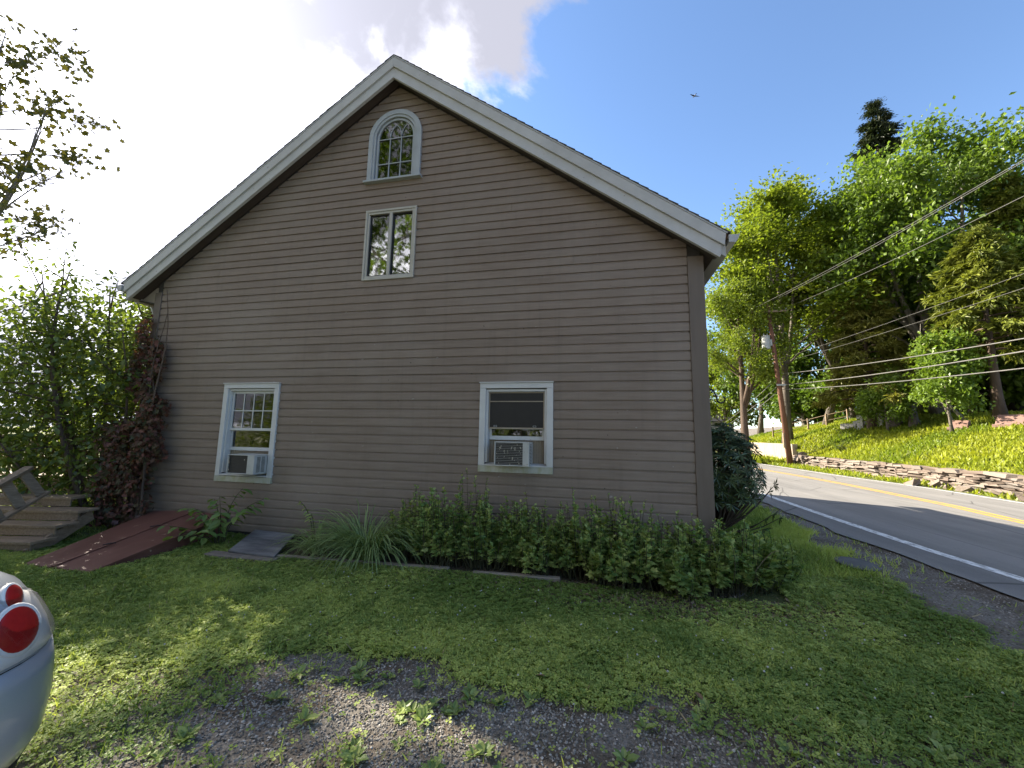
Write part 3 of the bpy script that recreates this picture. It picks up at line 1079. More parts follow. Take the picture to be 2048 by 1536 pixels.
# left window: lace valance, curtain and a bare wood post inside
m = MB()
for zt, zb, ph, yc in ((2.22, .93, 0, .20), (2.21, 1.93, 1.3, .165)):
    xs_ = np.linspace(-5.64, -5.01, 64)
    fold = np.sin(xs_ * 62 + ph) + .5 * np.sin(xs_ * 23 + ph)
    top = np.stack([xs_, yc + .006 * fold, np.full(64, zt)], 1)
    bot = np.stack([xs_, yc + .017 * fold, zb + .035 * np.abs(np.sin(xs_ * 16 + ph))], 1)
    V = np.concatenate([top, bot, top + (0, .004, 0), bot + (0, .004, 0)])
    i = np.arange(63)
    m.add(V, [np.stack([i, i + 1, i + 65, i + 64], 1), np.stack([i + 128, i + 192, i + 193, i + 129], 1)])
wp(m.build("curtain", MT["lace"], smooth=True), WLEFT)
wp(MB().box(-5.80, -5.70, .30, .42, .05, 2.5).build("wood_post", MT["rafter"]), WLEFT)
# right window: insect screen in the upper half with its cross bar and two lift tabs
m = frame_rect(MB(), -1.478, -.697, 1.722, 2.226, .014, .030, .040)
m.box(-1.463, -.712, .030, .040, 2.09, 2.103)
wp(m.build("screen_frame", MT["concrete"]), WRIGHT)
wp(MB().box(-1.463, -.712, .034, .036, 1.737, 2.211).build("insect_screen", MT["screen"]), WRIGHT)
for x in (-1.38, -.83):
    wp(frame_rect(MB(), x - .022, x + .022, 1.742, 1.764, .004, .022, .029).build("lift_tab", MT["metal_white"]), WRIGHT)


# casement window with two lights
cwin = win_root(-3.155, 3.99)
x0, x1, z0, z1 = -3.595, -2.715, 3.99, 5.16
wp(frame_rect(MB(), x0, x1, z0, z1, .034, -.024, .0215).build("casing", MT["cream"], bevel=.003), cwin)
wp(frame_rect(MB(), x0 + .035, x1 - .035, z0 + .035, z1 - .035, .036, -.012, .06).build("frame", MT["cream"], bevel=.003), cwin)
wp(MB().box(-3.180, -3.130, -.014, .06, z0 + .0715, z1 - .0715).build("mullion", MT["cream"], bevel=.003), cwin)
for a, b in ((x0 + .072, -3.181), (-3.129, x1 - .072)):
    wp(frame_rect(MB(), a, b, z0 + .072, z1 - .072, .016, .012, .05).build("sash", MT["screen"]), cwin)
    wp(MB().box(a + .015, b - .015, .030, .034, z0 + .087, z1 - .087).build("pane", MT["glass"]), cwin)

# arched window
awin = win_root(-3.16, 5.65)
AX, AZ = -3.16, 6.42


def arch_ring(mb, r0, r1, zb, y0, y1, n=22):
    """arch-shaped band: two legs and a half ring between radii r0 and r1"""
    pts = [(-1, zb)] + [(None, k * math.pi / n) for k in range(n + 1)] + [(1, zb)]

    def pt(p, r):
        if p[0] is None:
            return (AX - r * math.cos(p[1]), AZ + r * math.sin(p[1]))
        return (AX + p[0] * r, p[1])
    V, Q = [], []
    for p in pts:
        (ax, az), (bx, bz) = pt(p, r0), pt(p, r1)
        V += [(ax, y0, az), (bx, y0, bz), (bx, y1, bz), (ax, y1, az)]
    for i in range(len(pts) - 1):
        for k in range(4):
            Q.append((i * 4 + k, i * 4 + (k + 1) % 4, (i + 1) * 4 + (k + 1) % 4, (i + 1) * 4 + k))
    e = (len(pts) - 1) * 4
    Q += [(0, 1, 2, 3), (e + 3, e + 2, e + 1, e)]
    mb.add(V, [np.array(Q)])
    return mb


wp(arch_ring(MB(), .385, .465, 5.665, -.035, .0215).build("casing", MT["bluegrey"], bevel=.004), awin)
wp(arch_ring(MB(), .345, .384, 5.665, -.022, .0215).build("inner_casing", MT["bluegrey"], bevel=.003), awin)
wp(arch_ring(MB(), .300, .336, 5.668, .004, .03).build("sash", MT["bluegrey"], bevel=.003), awin)
wp(MB().box(AX - .50, AX + .50, -.075, .0215, 5.630, 5.664).build("sill", MT["bluegrey"], bevel=.004), awin)
wp(MB().box(AX - .343, AX + .343, .003, .035, 5.665, 5.715).build("bottom_rail", MT["bluegrey"], bevel=.003), awin)
m = MB()
n = 20
V = [(AX - .299, .020, 5.716), (AX + .299, .020, 5.716)] + [(AX + .299 * math.cos(k * math.pi / n), .020, AZ + .299 * math.sin(k * math.pi / n)) for k in range(n + 1)]
V2 = [(x, .024, z) for x, y, z in V]
k = len(V)
m.add(V + V2, [np.arange(k)[None, :], (np.arange(k) + k)[None, ::-1]])
wp(m.build("pane", MT["glass"]), awin)
m = MB()
for sx in (-.10, .10):
    m.bar((AX + sx, .011, 5.716), (AX + sx, .011, AZ), .014, .012, (0, 1, 0))
    for cx, s_ in ((sx + .20, -1), (sx - .20, 1)):
        arc = []
        for q in range(9):
            a = q * rad(62) / 8
            x, z = AX + cx + s_ * .20 * math.cos(a), AZ + .20 * math.sin(a) * 1.25
            if (x - AX) ** 2 + (z - AZ) ** 2 < .297 ** 2:
                arc.append((x, .0105, z))
        if len(arc) > 2:
            m.tube(arc, .0068, 5)
for z in (5.97, AZ - .01):
    m.bar((AX - .299, .0095, z - .01), (AX + .299, .0095, z - .01), .014, .012, (0, 1, 0))
wp(m.build("muntins", MT["bluegrey"]), awin)


# ------------------------------------------------------------------ window air conditioners
def air_con(label, x0, x1, z0, z1, yf, dark_to, fins):
    r = empty("air_conditioner", ((x0 + x1) / 2, yf, z0))
    tag(r, label, "air conditioner", "window air conditioners")
    O = Matrix.Translation((-(x0 + x1) / 2, -yf, -z0))

    def p(o):
        o.parent = r
        o.matrix_parent_inverse = O
        return o
    # cabinet with an open back: shell boards round the condenser
    m = MB()
    m.box(x0, x1, yf, .104, z1 - .012, z1)
    m.box(x0, x1, yf, .104, z0, z0 + .014)
    m.box(x0, x0 + .014, yf, .104, z0 + .0145, z1 - .0125)
    m.box(dark_to, x1, yf + .001, .104, z0 + .0145, z1 - .0125)
    p(m.build("cabinet", MT["ac_white"], bevel=.004))
    p(MB().box(x0 + .0145, dark_to - .0005, yf + .018, .10, z0 + .0145, z1 - .0125).build("condenser", MT["ac_dark"]))
    if fins:
        n = 13
        for k in range(n):
            z = z0 + .028 + (z1 - z0 - .05) * k / (n - 1)
            p(MB().box(x0 + .015, dark_to - .001, yf + .004, yf + .0175, z - .003, z + .003).build("grille_slat", MT["ac_grille"]))
    m = MB()
    for c0 in (.05, .135):
        for k in range(14):
            z = z0 + .035 + (z1 - z0 - .07) * k / 13
            m.box(x1 - .002, x1 + .0015, yf + c0, yf + c0 + .065, z - .0042, z + .0042)
    p(m.build("side_louvres", MT["ac_dark"]))
    m = MB()
    g = random.Random(5 if fins else 9)
    for k in range(26 if fins else 14):
        x = g.uniform(x0 + .02, dark_to - .03) if fins else g.choice((g.uniform(x0 + .018, x0 + .03), g.uniform(dark_to - .07, dark_to - .03)))
        z = g.uniform(z0 + .03, z1 - .03)
        a = g.uniform(-1.4, 1.4)
        L = g.uniform(.01, .05)
        m.bar((x, yf + .003, z), (x + L * math.cos(a) * .4, yf + .002, min(max(z + L * math.sin(a), z0 + .02), z1 - .02)), g.uniform(.004, .012), .002, (0, 1, 0))
    p(m.build("paint_flakes", MT["paint_flake"]))
    return r


air_con("white window air conditioner with dark slab-like back in the left window", -5.52, -5.03, .972, 1.262, -.25, -5.155, False)
air_con("white window air conditioner with flaking slatted grille in the right window", -1.325, -.862, 1.232, 1.545, -.21, -.945, True)

# ------------------------------------------------------------------ cellar bulkhead
bk = empty("cellar_bulkhead", (-6.2, -.9, 0))
tag(bk, "low sloping barn-red cellar bulkhead with two door leaves by the house corner", "cellar door")
FL, FM, FR = np.array((-6.60, -1.75, .035)), np.array((-6.12, -1.76, .045)), np.array((-5.55, -1.76, .035))
BL, BM, BR = np.array((-7.10, -.03, .30)), np.array((-6.26, -.03, .345)), np.array((-5.64, -.03, .30))


def quad_slab(name, a, b, c, d, th, mat, parent, bevel=.004):
    """slab with top corners a b c d (anticlockwise) and thickness th"""
    P = np.array([a, b, c, d], float)
    V = np.concatenate([P - (0, 0, th), P])
    o = MB().add(V, [[(3, 2, 1, 0), (4, 5, 6, 7), (0, 1, 5, 4), (1, 2, 6, 5), (2, 3, 7, 6), (3, 0, 4, 7)]]).build(name, mat, bevel=bevel)
    o.parent = parent
    o.matrix_parent_inverse = Matrix.Translation(-Vector(parent.location))
    return o


def lerp(a, b, t):
    return a + (b - a) * t


quad_slab("door_leaf", FL, lerp(FL, FM, .965), lerp(BL, BM, .965), BL, .035, MT["red_door"], bk)
quad_slab("door_leaf", lerp(FM, FR, .035), FR, BR, lerp(BM, BR, .035), .035, MT["red_door"], bk)
up = np.array((0, 0, .014))
quad_slab("meeting_strip", lerp(FL, FM, .93) + up, lerp(FM, FR, .05) + up, lerp(BM, BR, .05) + up, lerp(BL, BM, .93) + up, .013, MT["red_door"], bk)
o = MB().add([FR - (.02, 0, .036), BR - (.02, 0, .036), (BR[0] - .02, BR[1], -.05), (FR[0] - .02, FR[1], -.08),
              FR - (.07, 0, .036), BR - (.07, 0, .036), (BR[0] - .07, BR[1], -.05), (FR[0] - .07, FR[1], -.08)],
             [[(0, 1, 2, 3), (7, 6, 5, 4), (0, 4, 5, 1), (2, 6, 7, 3), (1, 5, 6, 2), (0, 3, 7, 4)]]).build("side_cheek", MT["red_door"], bk)
o.matrix_parent_inverse = Matrix.Translation(-Vector(bk.location))
o = MB().add([FL + (.03, 0.01, -.036), BL + (.03, 0, -.036), (BL[0] + .03, BL[1], -.05), (FL[0] + .03, FL[1], -.08),
              FL + (.08, 0.01, -.036), BL + (.08, 0, -.036), (BL[0] + .08, BL[1], -.05), (FL[0] + .08, FL[1], -.08)],
             [[(3, 2, 1, 0), (4, 5, 6, 7), (1, 5, 4, 0), (3, 7, 6, 2), (2, 6, 5, 1), (4, 7, 3, 0)]]).build("side_cheek", MT["red_door"], bk)
o.matrix_parent_inverse = Matrix.Translation(-Vector(bk.location))
for t in (.3, .62):
    q = lerp(lerp(FM, FR, .10), lerp(BM, BR, .10), t)
    o = MB().tube([q + (-.03, -.05, .0), q + (-.03, -.05, .03), q + (.02, .05, .035), q + (.02, .05, 0)], .007, 6).build("handle", MT["black_iron"], bk)
    o.matrix_parent_inverse = Matrix.Translation(-Vector(bk.location))

# ------------------------------------------------------------------ wooden steps, deck and rail on the left
E1, A1 = np.array((.977, .21, 0)), np.array((-.21, .977, 0))
st = empty("wooden_steps", (-7.6, -1.2, 0))
tag(st, "weathered grey wooden steps climbing to the deck left of the cellar bulkhead", "steps")


def put(o, root):
    o.parent = root
    o.matrix_parent_inverse = Matrix.Translation(-Vector(root.location)) if root.rotation_euler.z == 0 else root.matrix_world.inverted()
    return o


R0 = np.array((-7.14, -1.43, 0))
RS = np.stack([E1, A1, (0, 0, 1)], 1)
for k in range(4):
    T = R0 + A1 * .285 * k + E1 * (-.03 * k - (.42 if k == 3 else 0))
    z = .15 + .14 * k
    for q in range(2):
        put(MB().box(-1.75, 0, .002 + q * .150, .146 + q * .150, z - .035, z, R=RS, T=T).build("tread_board", MT["grey_wood"], bevel=.004), st)
    put(MB().box(-1.73, -.02, .018, .040, z - .135, z - .0355, R=RS, T=T).build("riser_board", MT["grey_wood"], bevel=.003), st)
for off in (-.06, -1.2):
    put(MB().bar(R0 + E1 * off + A1 * .02 + (0, 0, -.02), R0 + E1 * (off - .1) + A1 * .86 + (0, 0, .33), .04, .17).build("stringer", MT["grey_wood"], bevel=.004), st)
put(MB().box(-1.9, -.06, -.30, .02, -.03, .03, R=RS, T=R0).build("base_slab", MT["grey_wood"], bevel=.006), st)
rl = empty("stair_railing", (-7.5, -1.6, 0))
tag(rl, "leaning grey wooden stair rail with wide slanted slats at the left edge", "railing")
ba, bb = np.array((-7.30, -2.10, .15)), np.array((-7.67, -1.06, .71))
ta, tb = np.array((-7.24, -2.22, .56)), np.array((-7.80, -1.22, 1.06))
put(MB().bar(ba, bb, .09, .035).build("bottom_rail", MT["grey_wood"], bevel=.004), rl)
put(MB().bar(ta, tb, .10, .04).build("top_rail", MT["grey_wood"], bevel=.004), rl)
for k in range(5):
    t = .06 + k * .215
    put(MB().bar(lerp(ba, bb, t) + (0, 0, .02), lerp(ta, tb, t) - (0, 0, .02), .025, .13, A1).build("slat", MT["grey_wood"], bevel=.003), rl)
dk = empty("deck", (-9.0, 1.5, 0))
tag(dk, "grey wooden deck with rail behind the leafy shrub", "deck")
for k in range(16):
    put(MB().box(-11.5, -7.85, .12 + k * .142, .255 + k * .142, .70, .735).build("deck_board", MT["grey_wood"]), dk)
put(MB().box(-11.5, -7.87, .06, .11, .45, .70).build("rim_board", MT["grey_wood"]), dk)
for x in (-11.4, -10.2, -9.0, -7.95):
    put(MB().box(x - .045, x + .045, .0, .055, -.05, 1.42).build("post", MT["grey_wood"], bevel=.004), dk)
put(MB().box(-11.5, -7.88, -.02, .10, 1.421, 1.46).build("top_rail", MT["grey_wood"], bevel=.004), dk)
for k in range(26):
    x = -11.3 + k * .132
    put(MB().box(x, x + .04, .012, .045, .80, 1.42).build("baluster", MT["grey_wood"]), dk)

# ------------------------------------------------------------------ bed edging, slab, flagstone
for lab, a, b, w in (("short pale edging timber left of the arching grass clump", (-4.35, -.76), (-3.15, -.70), .07),
                     ("pale edging timber with a split end under the arching grass clump", (-3.12, -.70), (-1.74, -.625), .075),
                     ("long pale edging timber in front of the leafy bed", (-1.43, -.655), (-.42, -.60), .07)):
    r = tag(MB().bar((a[0], a[1], .025), (b[0], b[1], .03), w, .06).build("edging_timber", MT["timber"], bevel=.008), lab, "edging timber", "timbers edging the bed")
sl = tag(MB().add([(-4.72, -.82, .055), (-3.98, -.85, .05), (-4.32, -.12, .125), (-5.06, -.08, .13),
                   (-4.72, -.82, .075), (-3.98, -.85, .07), (-4.32, -.12, .145), (-5.06, -.08, .15)],
                  [[(3, 2, 1, 0), (4, 5, 6, 7), (0, 1, 5, 4), (1, 2, 6, 5), (2, 3, 7, 6), (3, 0, 4, 7)]]).build("slate_slab", MT["slab"], bevel=.004),
         "mottled grey slab covering a window well against the wall", "slab")
for lab, x0, x1 in (("pale kerb stone under the left end of the grey slab", -4.98, -4.45), ("pale kerb stone under the right end of the grey slab", -4.44, -3.93)):
    tag(MB().box(x0, x1, -.93, -.78, -.03, .048).build("kerb_stone", MT["stone_base"], bevel=.012), lab, "kerb stone", "kerb stones of the window well")
m = MB().lathe([(.02, 0), (.27, 0), (.29, .02), (.27, .035), (.02, .04)], 18)
fs = m.build("flagstone", MT["flagstone"], bevel=0)
fs.location = (3.16, .68, float(terrain(3.16, .68)) + .02)
fs.scale = (.72, .95, .8)
tag(fs, "flat grey stone sunk in the grass by the road shoulder", "stone")

# ------------------------------------------------------------------ trees
def curve_pts(a, b, bend, n=5):
    t = np.linspace(0, 1, n)[:, None]
    return a + (b - a) * t + bend * (4 * t * (1 - t))


def make_tree(name, label, cat, x, y, H, cb, R, kind, seed, lmat, bark, r0, lsize, nleaf, nprim=26, group=None, z=None, lean=(0, 0), leaders=1,
              tlo=0.0, thi=1.0, T=None, oval=1.0, bare_below=True):
    """tapered trunk with limbs, and a crown of leaf clumps at the twig ends.
    H total height, cb height of the crown base, R crown radius"""
    g = np.random.default_rng(seed)
    if z is None:
        z = float(terrain(x, y)) - .08
    root = empty(name, (x, y, z))
    tag(root, label, cat, group)
    tk = MB()
    top = np.array((lean[0], lean[1], H * (.97 if kind == 'conifer' else .88)))
    wob = g.normal(size=3) * (.02 * H if kind != 'conifer' else .004 * H)
    wob[2] = 0
    nt = 9
    trunk = curve_pts(np.zeros(3), top, wob, nt)
    tr = r0 * (1 - .93 * np.linspace(0, 1, nt) ** .9)
    tr[0] *= 1.35
    tk.tube(trunk, tr, 8)
    tips, tipw = [], []

    def on_trunk(h):
        f = np.clip(h / top[2], 0, 1) * (nt - 1)
        i = int(min(f, nt - 2))
        return trunk[i] + (trunk[i + 1] - trunk[i]) * (f - i), tr[i] + (tr[i + 1] - tr[i]) * (f - i)
    lead = [(None, 0)]
    if leaders > 1:
        for k in range(leaders):
            a = g.uniform(0, 6.28)
            h0 = cb * g.uniform(.55, .9)
            p0, rr = on_trunk(h0)
            e = np.array((math.cos(a) * R * .45, math.sin(a) * R * .45, H * g.uniform(.72, .92)))
            pts = curve_pts(p0, e, np.array((math.cos(a), math.sin(a), 0)) * R * .12, 7)
            rs = rr * .75 * (1 - .9 * np.linspace(0, 1, 7))
            tk.tube(pts, rs, 6)
            lead.append((pts, rs))
    for k in range(nprim):
        f = (k + g.uniform(0, 1)) / nprim
        if kind == 'conifer':
            h = cb + (H * .985 - cb) * f ** .9
            rr_ = R * (1 - (h - cb) / (H - cb)) ** .95 * g.uniform(.7, 1.1) + .06
            az = k * 2.399 + g.uniform(-.4, .4)
            p0, r_ = on_trunk(h)
            e = p0 + np.array((math.cos(az) * rr_, math.sin(az) * rr_, -rr_ * g.uniform(.05, .30)))
            bend = np.array((0, 0, rr_ * .08))
        else:
            h = cb * .85 + (H * .84 - cb * .85) * f
            L = lead[int(g.integers(0, len(lead)))]
            if L[0] is None:
                p0, r_ = on_trunk(h)
            else:
                j = int(np.argmin(abs(L[0][:, 2] - h)))
                p0, r_ = L[0][j], L[1][j]
            az = k * 2.399 + g.uniform(-.5, .5)
            ht = h + g.uniform(.10, .32) * (H - cb)
            ht = min(ht, H * .995)
            u = np.clip((ht - cb) / (H - cb), 0.02, .995)
            prof = math.sqrt(max(1 - ((u - .42) / .60) ** 2, .04))
            rr_ = R * prof * g.uniform(.62, 1.06)
            e = np.array((math.cos(az) * rr_, math.sin(az) * rr_ * oval, ht)) + np.array((lean[0], lean[1], 0)) * (ht / H)
            bend = np.array((0, 0, -.05 * rr_)) if g.random() < .5 else np.array((0, 0, .10 * rr_))
        n = 6
        pts = curve_pts(p0, e, bend, n)
        rb = max(min(r_ * .55, r0 * .34), .012)
        tk.tube(pts, rb * (1 - .88 * np.linspace(0, 1, n)), 5, cap=False)
        Lb = np.linalg.norm(e - p0)
        ns = 5 if kind == 'conifer' else int(np.clip(Lb * 1.7, 4, 9))
        for s in range(ns):
            t = g.uniform(.18 if kind == 'conifer' else .34, 1.0)
            q = p0 + (e - p0) * t + bend * (4 * t * (1 - t))
            d = unit((e - p0) + g.normal(size=3) * Lb * (.45 if kind != 'conifer' else .30))
            if kind == 'conifer':
                d[2] = -abs(d[2]) * .7
            ls = Lb * g.uniform(.22, .45) * (1.15 - .4 * t)
            q2 = q + d * ls + np.array((0, 0, .08 * ls if kind != 'conifer' else 0))
            tk.tube([q, (q + q2) / 2 + g.normal(size=3) * .04 * ls, q2], [rb * .35, rb * .22, .006], 4, cap=False)
            tips.append((q, q2))
        tips.append((p0 + (e - p0) * .7, e))
    put_ = tk.build("trunk", bark, root, smooth=True)
    tips = np.array(tips)
    idx = g.integers(0, len(tips), nleaf)
    a_, b_ = tips[idx, 0], tips[idx, 1]
    t = g.uniform(.15, 1.12, nleaf)[:, None]
    sig = (.37 if kind == 'broad' else .36 if kind == 'airy' else .17) * (R / 4.0) ** .5 * (.6 + .8 * g.random((nleaf, 1)))
    if T is T_MAPLE:
        sig = sig * .5
    if kind == 'airy':
        P = a_ + (b_ - a_) * t + g.normal(size=(nleaf, 3)) * sig * (1.5, 1.5, .42)
        U = unit(unit(b_ - a_) * .7 + g.normal(size=(nleaf, 3)) * (.8, .8, .25))
        N = unit(np.array((0, 0, 1.0)) + g.normal(size=(nleaf, 3)) * .45)
    elif kind == 'conifer':
        P = a_ + (b_ - a_) * t + g.normal(size=(nleaf, 3)) * sig * (1, 1, .55)
        U = unit(unit(b_ - a_) + g.normal(size=(nleaf, 3)) * .6 + (0, 0, -.25))
        N = unit(np.array((0, 0, 1.0)) + g.normal(size=(nleaf, 3)) * .5)
    else:
        P = a_ + (b_ - a_) * t + g.normal(size=(nleaf, 3)) * sig
        U = unit(g.normal(size=(nleaf, 3)) + (0, 0, -.55))
        N = unit(np.array((0, 0, .9)) + g.normal(size=(nleaf, 3)) * .75)
    clump = g.random(len(tips))[idx]
    tint = tlo + (thi - tlo) * np.clip(.5 * clump + .5 * g.random(nleaf) + g.normal(size=nleaf) * .08, 0, 1)
    S = lsize * g.uniform(.6, 1.35, nleaf)
    if kind == 'conifer':
        S = S * np.clip(.30 + (H - P[:, 2]) / (.22 * H), .3, 1)
    mb = MB()
    leaves(mb, P, U, N, S, T or (T_DIA if kind != 'conifer' else T_LONG), tint)
    mb.build("crown", lmat, root)
    return root


def tree_to(name, label, x, y, ztop, **kw):
    zb = float(terrain(x, y)) - .08
    H = ztop - zb
    kw['cb'] = kw['cb'] * H
    return make_tree(name, label, "tree", x, y, H, z=zb, **kw)


GH = "trees on the hillside across the road"
tree_to("maple_tree", "tree with thick forked brown trunk rising behind the rhododendron", 9.6, 23.6, 13.4, cb=.40, R=2.9, kind='broad', seed=1, lmat=L_LOCUST, bark=MT["bark_brown"], r0=.30, lsize=0.163, nleaf=23597, nprim=22, group=GH, leaders=3)
tree_to("locust_tree", "airy yellow-green tree with grey trunk right behind the utility pole", 12.95, 25.6, 19.8, cb=.34, R=4.4, kind='airy', seed=2, lmat=L_LOCUST, bark=MT["bark"], r0=.30, lsize=0.265, nleaf=32447, nprim=30, group=GH, leaders=3)
tree_to("locust_tree", "airy yellow-green tree with slim trunk, second right of the utility pole", 16.6, 28.0, 20.6, cb=.36, R=4.3, kind='airy', seed=3, lmat=L_LOCUST, bark=MT["bark"], r0=.26, lsize=0.265, nleaf=32447, nprim=30, group=GH, leaders=2)
tree_to("maple_tree", "tallest broad green tree with pale forked trunk on the hill", 19.6, 22.4, 19.7, cb=.26, R=5.4, kind='broad', seed=4, lmat=L_MAPLE, bark=MT["bark_pale"], r0=.34, lsize=0.257, nleaf=50145, nprim=40, group=GH, leaders=4)
tree_to("spruce_tree", "dark pointed spruce poking above the tallest green tree", 25.26, 33.5, 33.4, cb=.12, R=5.6, kind='conifer', seed=5, lmat=L_SPRUCE, bark=MT["bark_brown"], r0=.4, lsize=0.482, nleaf=35397, nprim=95, group=GH)
tree_to("hemlock_tree", "brownish drooping conifer in front of the tallest green tree", 16.0, 22.0, 13.0, cb=.14, R=2.6, kind='conifer', seed=6, lmat=L_BROWN, bark=MT["bark_brown"], r0=.24, lsize=0.311, nleaf=32447, nprim=70, group=GH)
tree_to("hemlock_tree", "olive conifer with bare lower stems near the right edge", 18.0, 16.9, 12.2, cb=.34, R=2.7, kind='conifer', seed=7, lmat=L_OLIVE, bark=MT["bark_brown"], r0=.20, lsize=0.311, nleaf=26547, nprim=46, group=GH)
tree_to("hemlock_tree", "tall dark olive conifer at the right edge of the wood", 21.4, 18.9, 16.0, cb=.30, R=3.3, kind='conifer', seed=8, lmat=L_OLIVE, bark=MT["bark_brown"], r0=.26, lsize=0.350, nleaf=29497, nprim=50, group=GH)
tree_to("maple_tree", "dark leafy tree cut by the right edge of the photo", 24.2, 18.2, 14.2, cb=.28, R=4.2, kind='broad', seed=9, lmat=L_MAPLE, bark=MT["bark"], r0=.28, lsize=0.233, nleaf=32447, nprim=30, group=GH, thi=.6)
tree_to("maple_sapling", "bright low maple sapling between the red gravestone and the wood", 15.9, 16.6, 6.6, cb=.28, R=1.35, kind='broad', seed=10, lmat=L_MAPLE, bark=MT["bark"], r0=.07, lsize=0.171, nleaf=7669, nprim=18, group=GH, tlo=.4)
tree_to("maple_sapling", "low bright green sapling by the dark stumps at the wood's edge", 15.75, 20.4, 5.1, cb=.22, R=1.2, kind='broad', seed=11, lmat=L_MAPLE, bark=MT["bark"], r0=.06, lsize=0.156, nleaf=5603, nprim=14, group=GH, tlo=.35)
bgl = [("far green tree seen through the gap left of the utility pole", 17.4, 42.5, 20.5, 4.5, L_MAPLE), ("far green tree behind the two airy trees", 24.2, 43.5, 24.0, 5.0, L_MAPLE),
       ("far dark tree between the airy trees and the spruce", 27.4, 40.9, 24.5, 4.6, L_MAPLE), ("far tree right of the spruce", 30.6, 39.4, 25.5, 5.0, L_MAPLE),
       ("far tree behind the right flank of the tallest tree", 30.5, 34.5, 19.0, 4.8, L_MAPLE), ("far dark tree low behind the right conifers", 27.5, 27.0, 17.5, 4.6, L_MAPLE),
       ("far dark tree beyond the right edge conifer", 30.5, 25.6, 18.0, 4.6, L_MAPLE), ("far small tree beside the white house", 15.5, 48.0, 11.5, 3.4, L_LOCUST),
       ("low far tree behind the pole's foot", 18.9, 38.9, 10.8, 3.4, L_MAPLE), ("low dark tree filling the wood behind the stumps", 20.5, 27.5, 11.5, 3.6, L_MAPLE),
       ("low dark tree in the wood behind the red gravestones", 22.5, 22.5, 10.0, 3.2, L_MAPLE)]
bgl += [("leafy tree filling the wood at the right edge", 26.5, 21.5, 14.5, 4.6, L_MAPLE), ("dark tree deep in the wood right of the hemlocks", 24.5, 24.0, 12.5, 4.2, L_MAPLE)]
for q, (x, y) in enumerate([(20.5, 32), (22.5, 30.5), (24.5, 28.5), (26.5, 26.0), (23.0, 19.8), (25.0, 22.0), (20.2, 24.8), (28.5, 23.5), (21.8, 27.5), (18.6, 35.5)]):
    bgl.append((("low bush in the shade under the trees, %s from the left" % ("first", "second", "third", "fourth", "fifth", "sixth", "seventh", "eighth", "ninth", "tenth")[q]), x, y, float(terrain(x, y)) + 4.4, 2.4, L_MAPLE))
for k, (lab, x, y, zt, R, lm) in enumerate(bgl):
    tree_to("woodland_tree", lab, x, y, zt, cb=.14, R=R, kind='broad', seed=30 + k, lmat=lm, bark=MT["bark"], r0=.28, lsize=0.357, nleaf=4500 if R < 2.5 else 10000, nprim=18 if R < 2.5 else 30, group=GH, thi=.75)
# slim bare stems and stumps at the wood's edge
for k, (lab, x, y, h, r, mt) in enumerate([("dark thick stump left of the leaning stump", 16.45, 21.0, 1.5, .30, "bark"), ("leaning grey stump at the wood's edge", 16.75, 20.0, 1.35, .24, "bark"),
                                           ("slim leaning dead stem by the red gravestone, leftmost of three", 16.9, 17.7, 4.6, .05, "bark_pale"),
                                           ("slim leaning dead stem by the red gravestone, middle of three", 17.5, 17.9, 5.2, .06, "bark_pale"),
                                           ("slim leaning dead stem by the red gravestone, rightmost of three", 18.4, 17.4, 5.4, .05, "bark_pale")]):
    g = np.random.default_rng(70 + k)
    z = float(terrain(x, y)) - .1
    d = g.normal(size=3) * .12 * h
    d[2] = 0
    pts = curve_pts(np.zeros(3), np.array((0, 0, h)) + d * 1.4, d * .6, 7)
    o = MB().tube(pts, r * (1 - (.25 if h < 2 else .85) * np.linspace(0, 1, 7)) * np.array([1.5, 1.1] + [1] * 5), 8).build("tree_stump" if h < 2 else "dead_stem", MT[mt], smooth=True)
    o.location = (x, y, z)
    tag(o, lab, "stump" if h < 2 else "dead tree", "bare stems at the wood's edge")

g = np.random.default_rng(77)
n = 26000
x, y = g.uniform(31, 50, n), g.uniform(16, 62, n)
z = terrain(x, y) + g.uniform(0, 1, n) ** 1.2 * (5.5 + 4.5 * fbm(x, y, .25, 78, 3))
mb = MB()
leaves(mb, np.stack([x, y, z], 1), rdir(n, g), np.array((0, 0, 1.0)) + g.normal(size=(n, 3)) * .7, g.uniform(.5, 1.1, n), T_DIA, g.random(n) * .6)
tag(mb.build("far_wood", L_MAPLE), "dim far wood behind the hillside trees", "wood", kind="stuff")
# the sun-side tree beyond the deck whose leaves hang into the top left corner
make_tree("maple_tree", "big maple whose backlit leaves hang into the top left corner", "tree", -26.0, 5.0, 22.0, 9.0, 3.4, 'broad', 51, L_RED, MT["bark"], .22, .27, 1500,
          nprim=40, leaders=4, T=T_MAPLE, z=-.1)
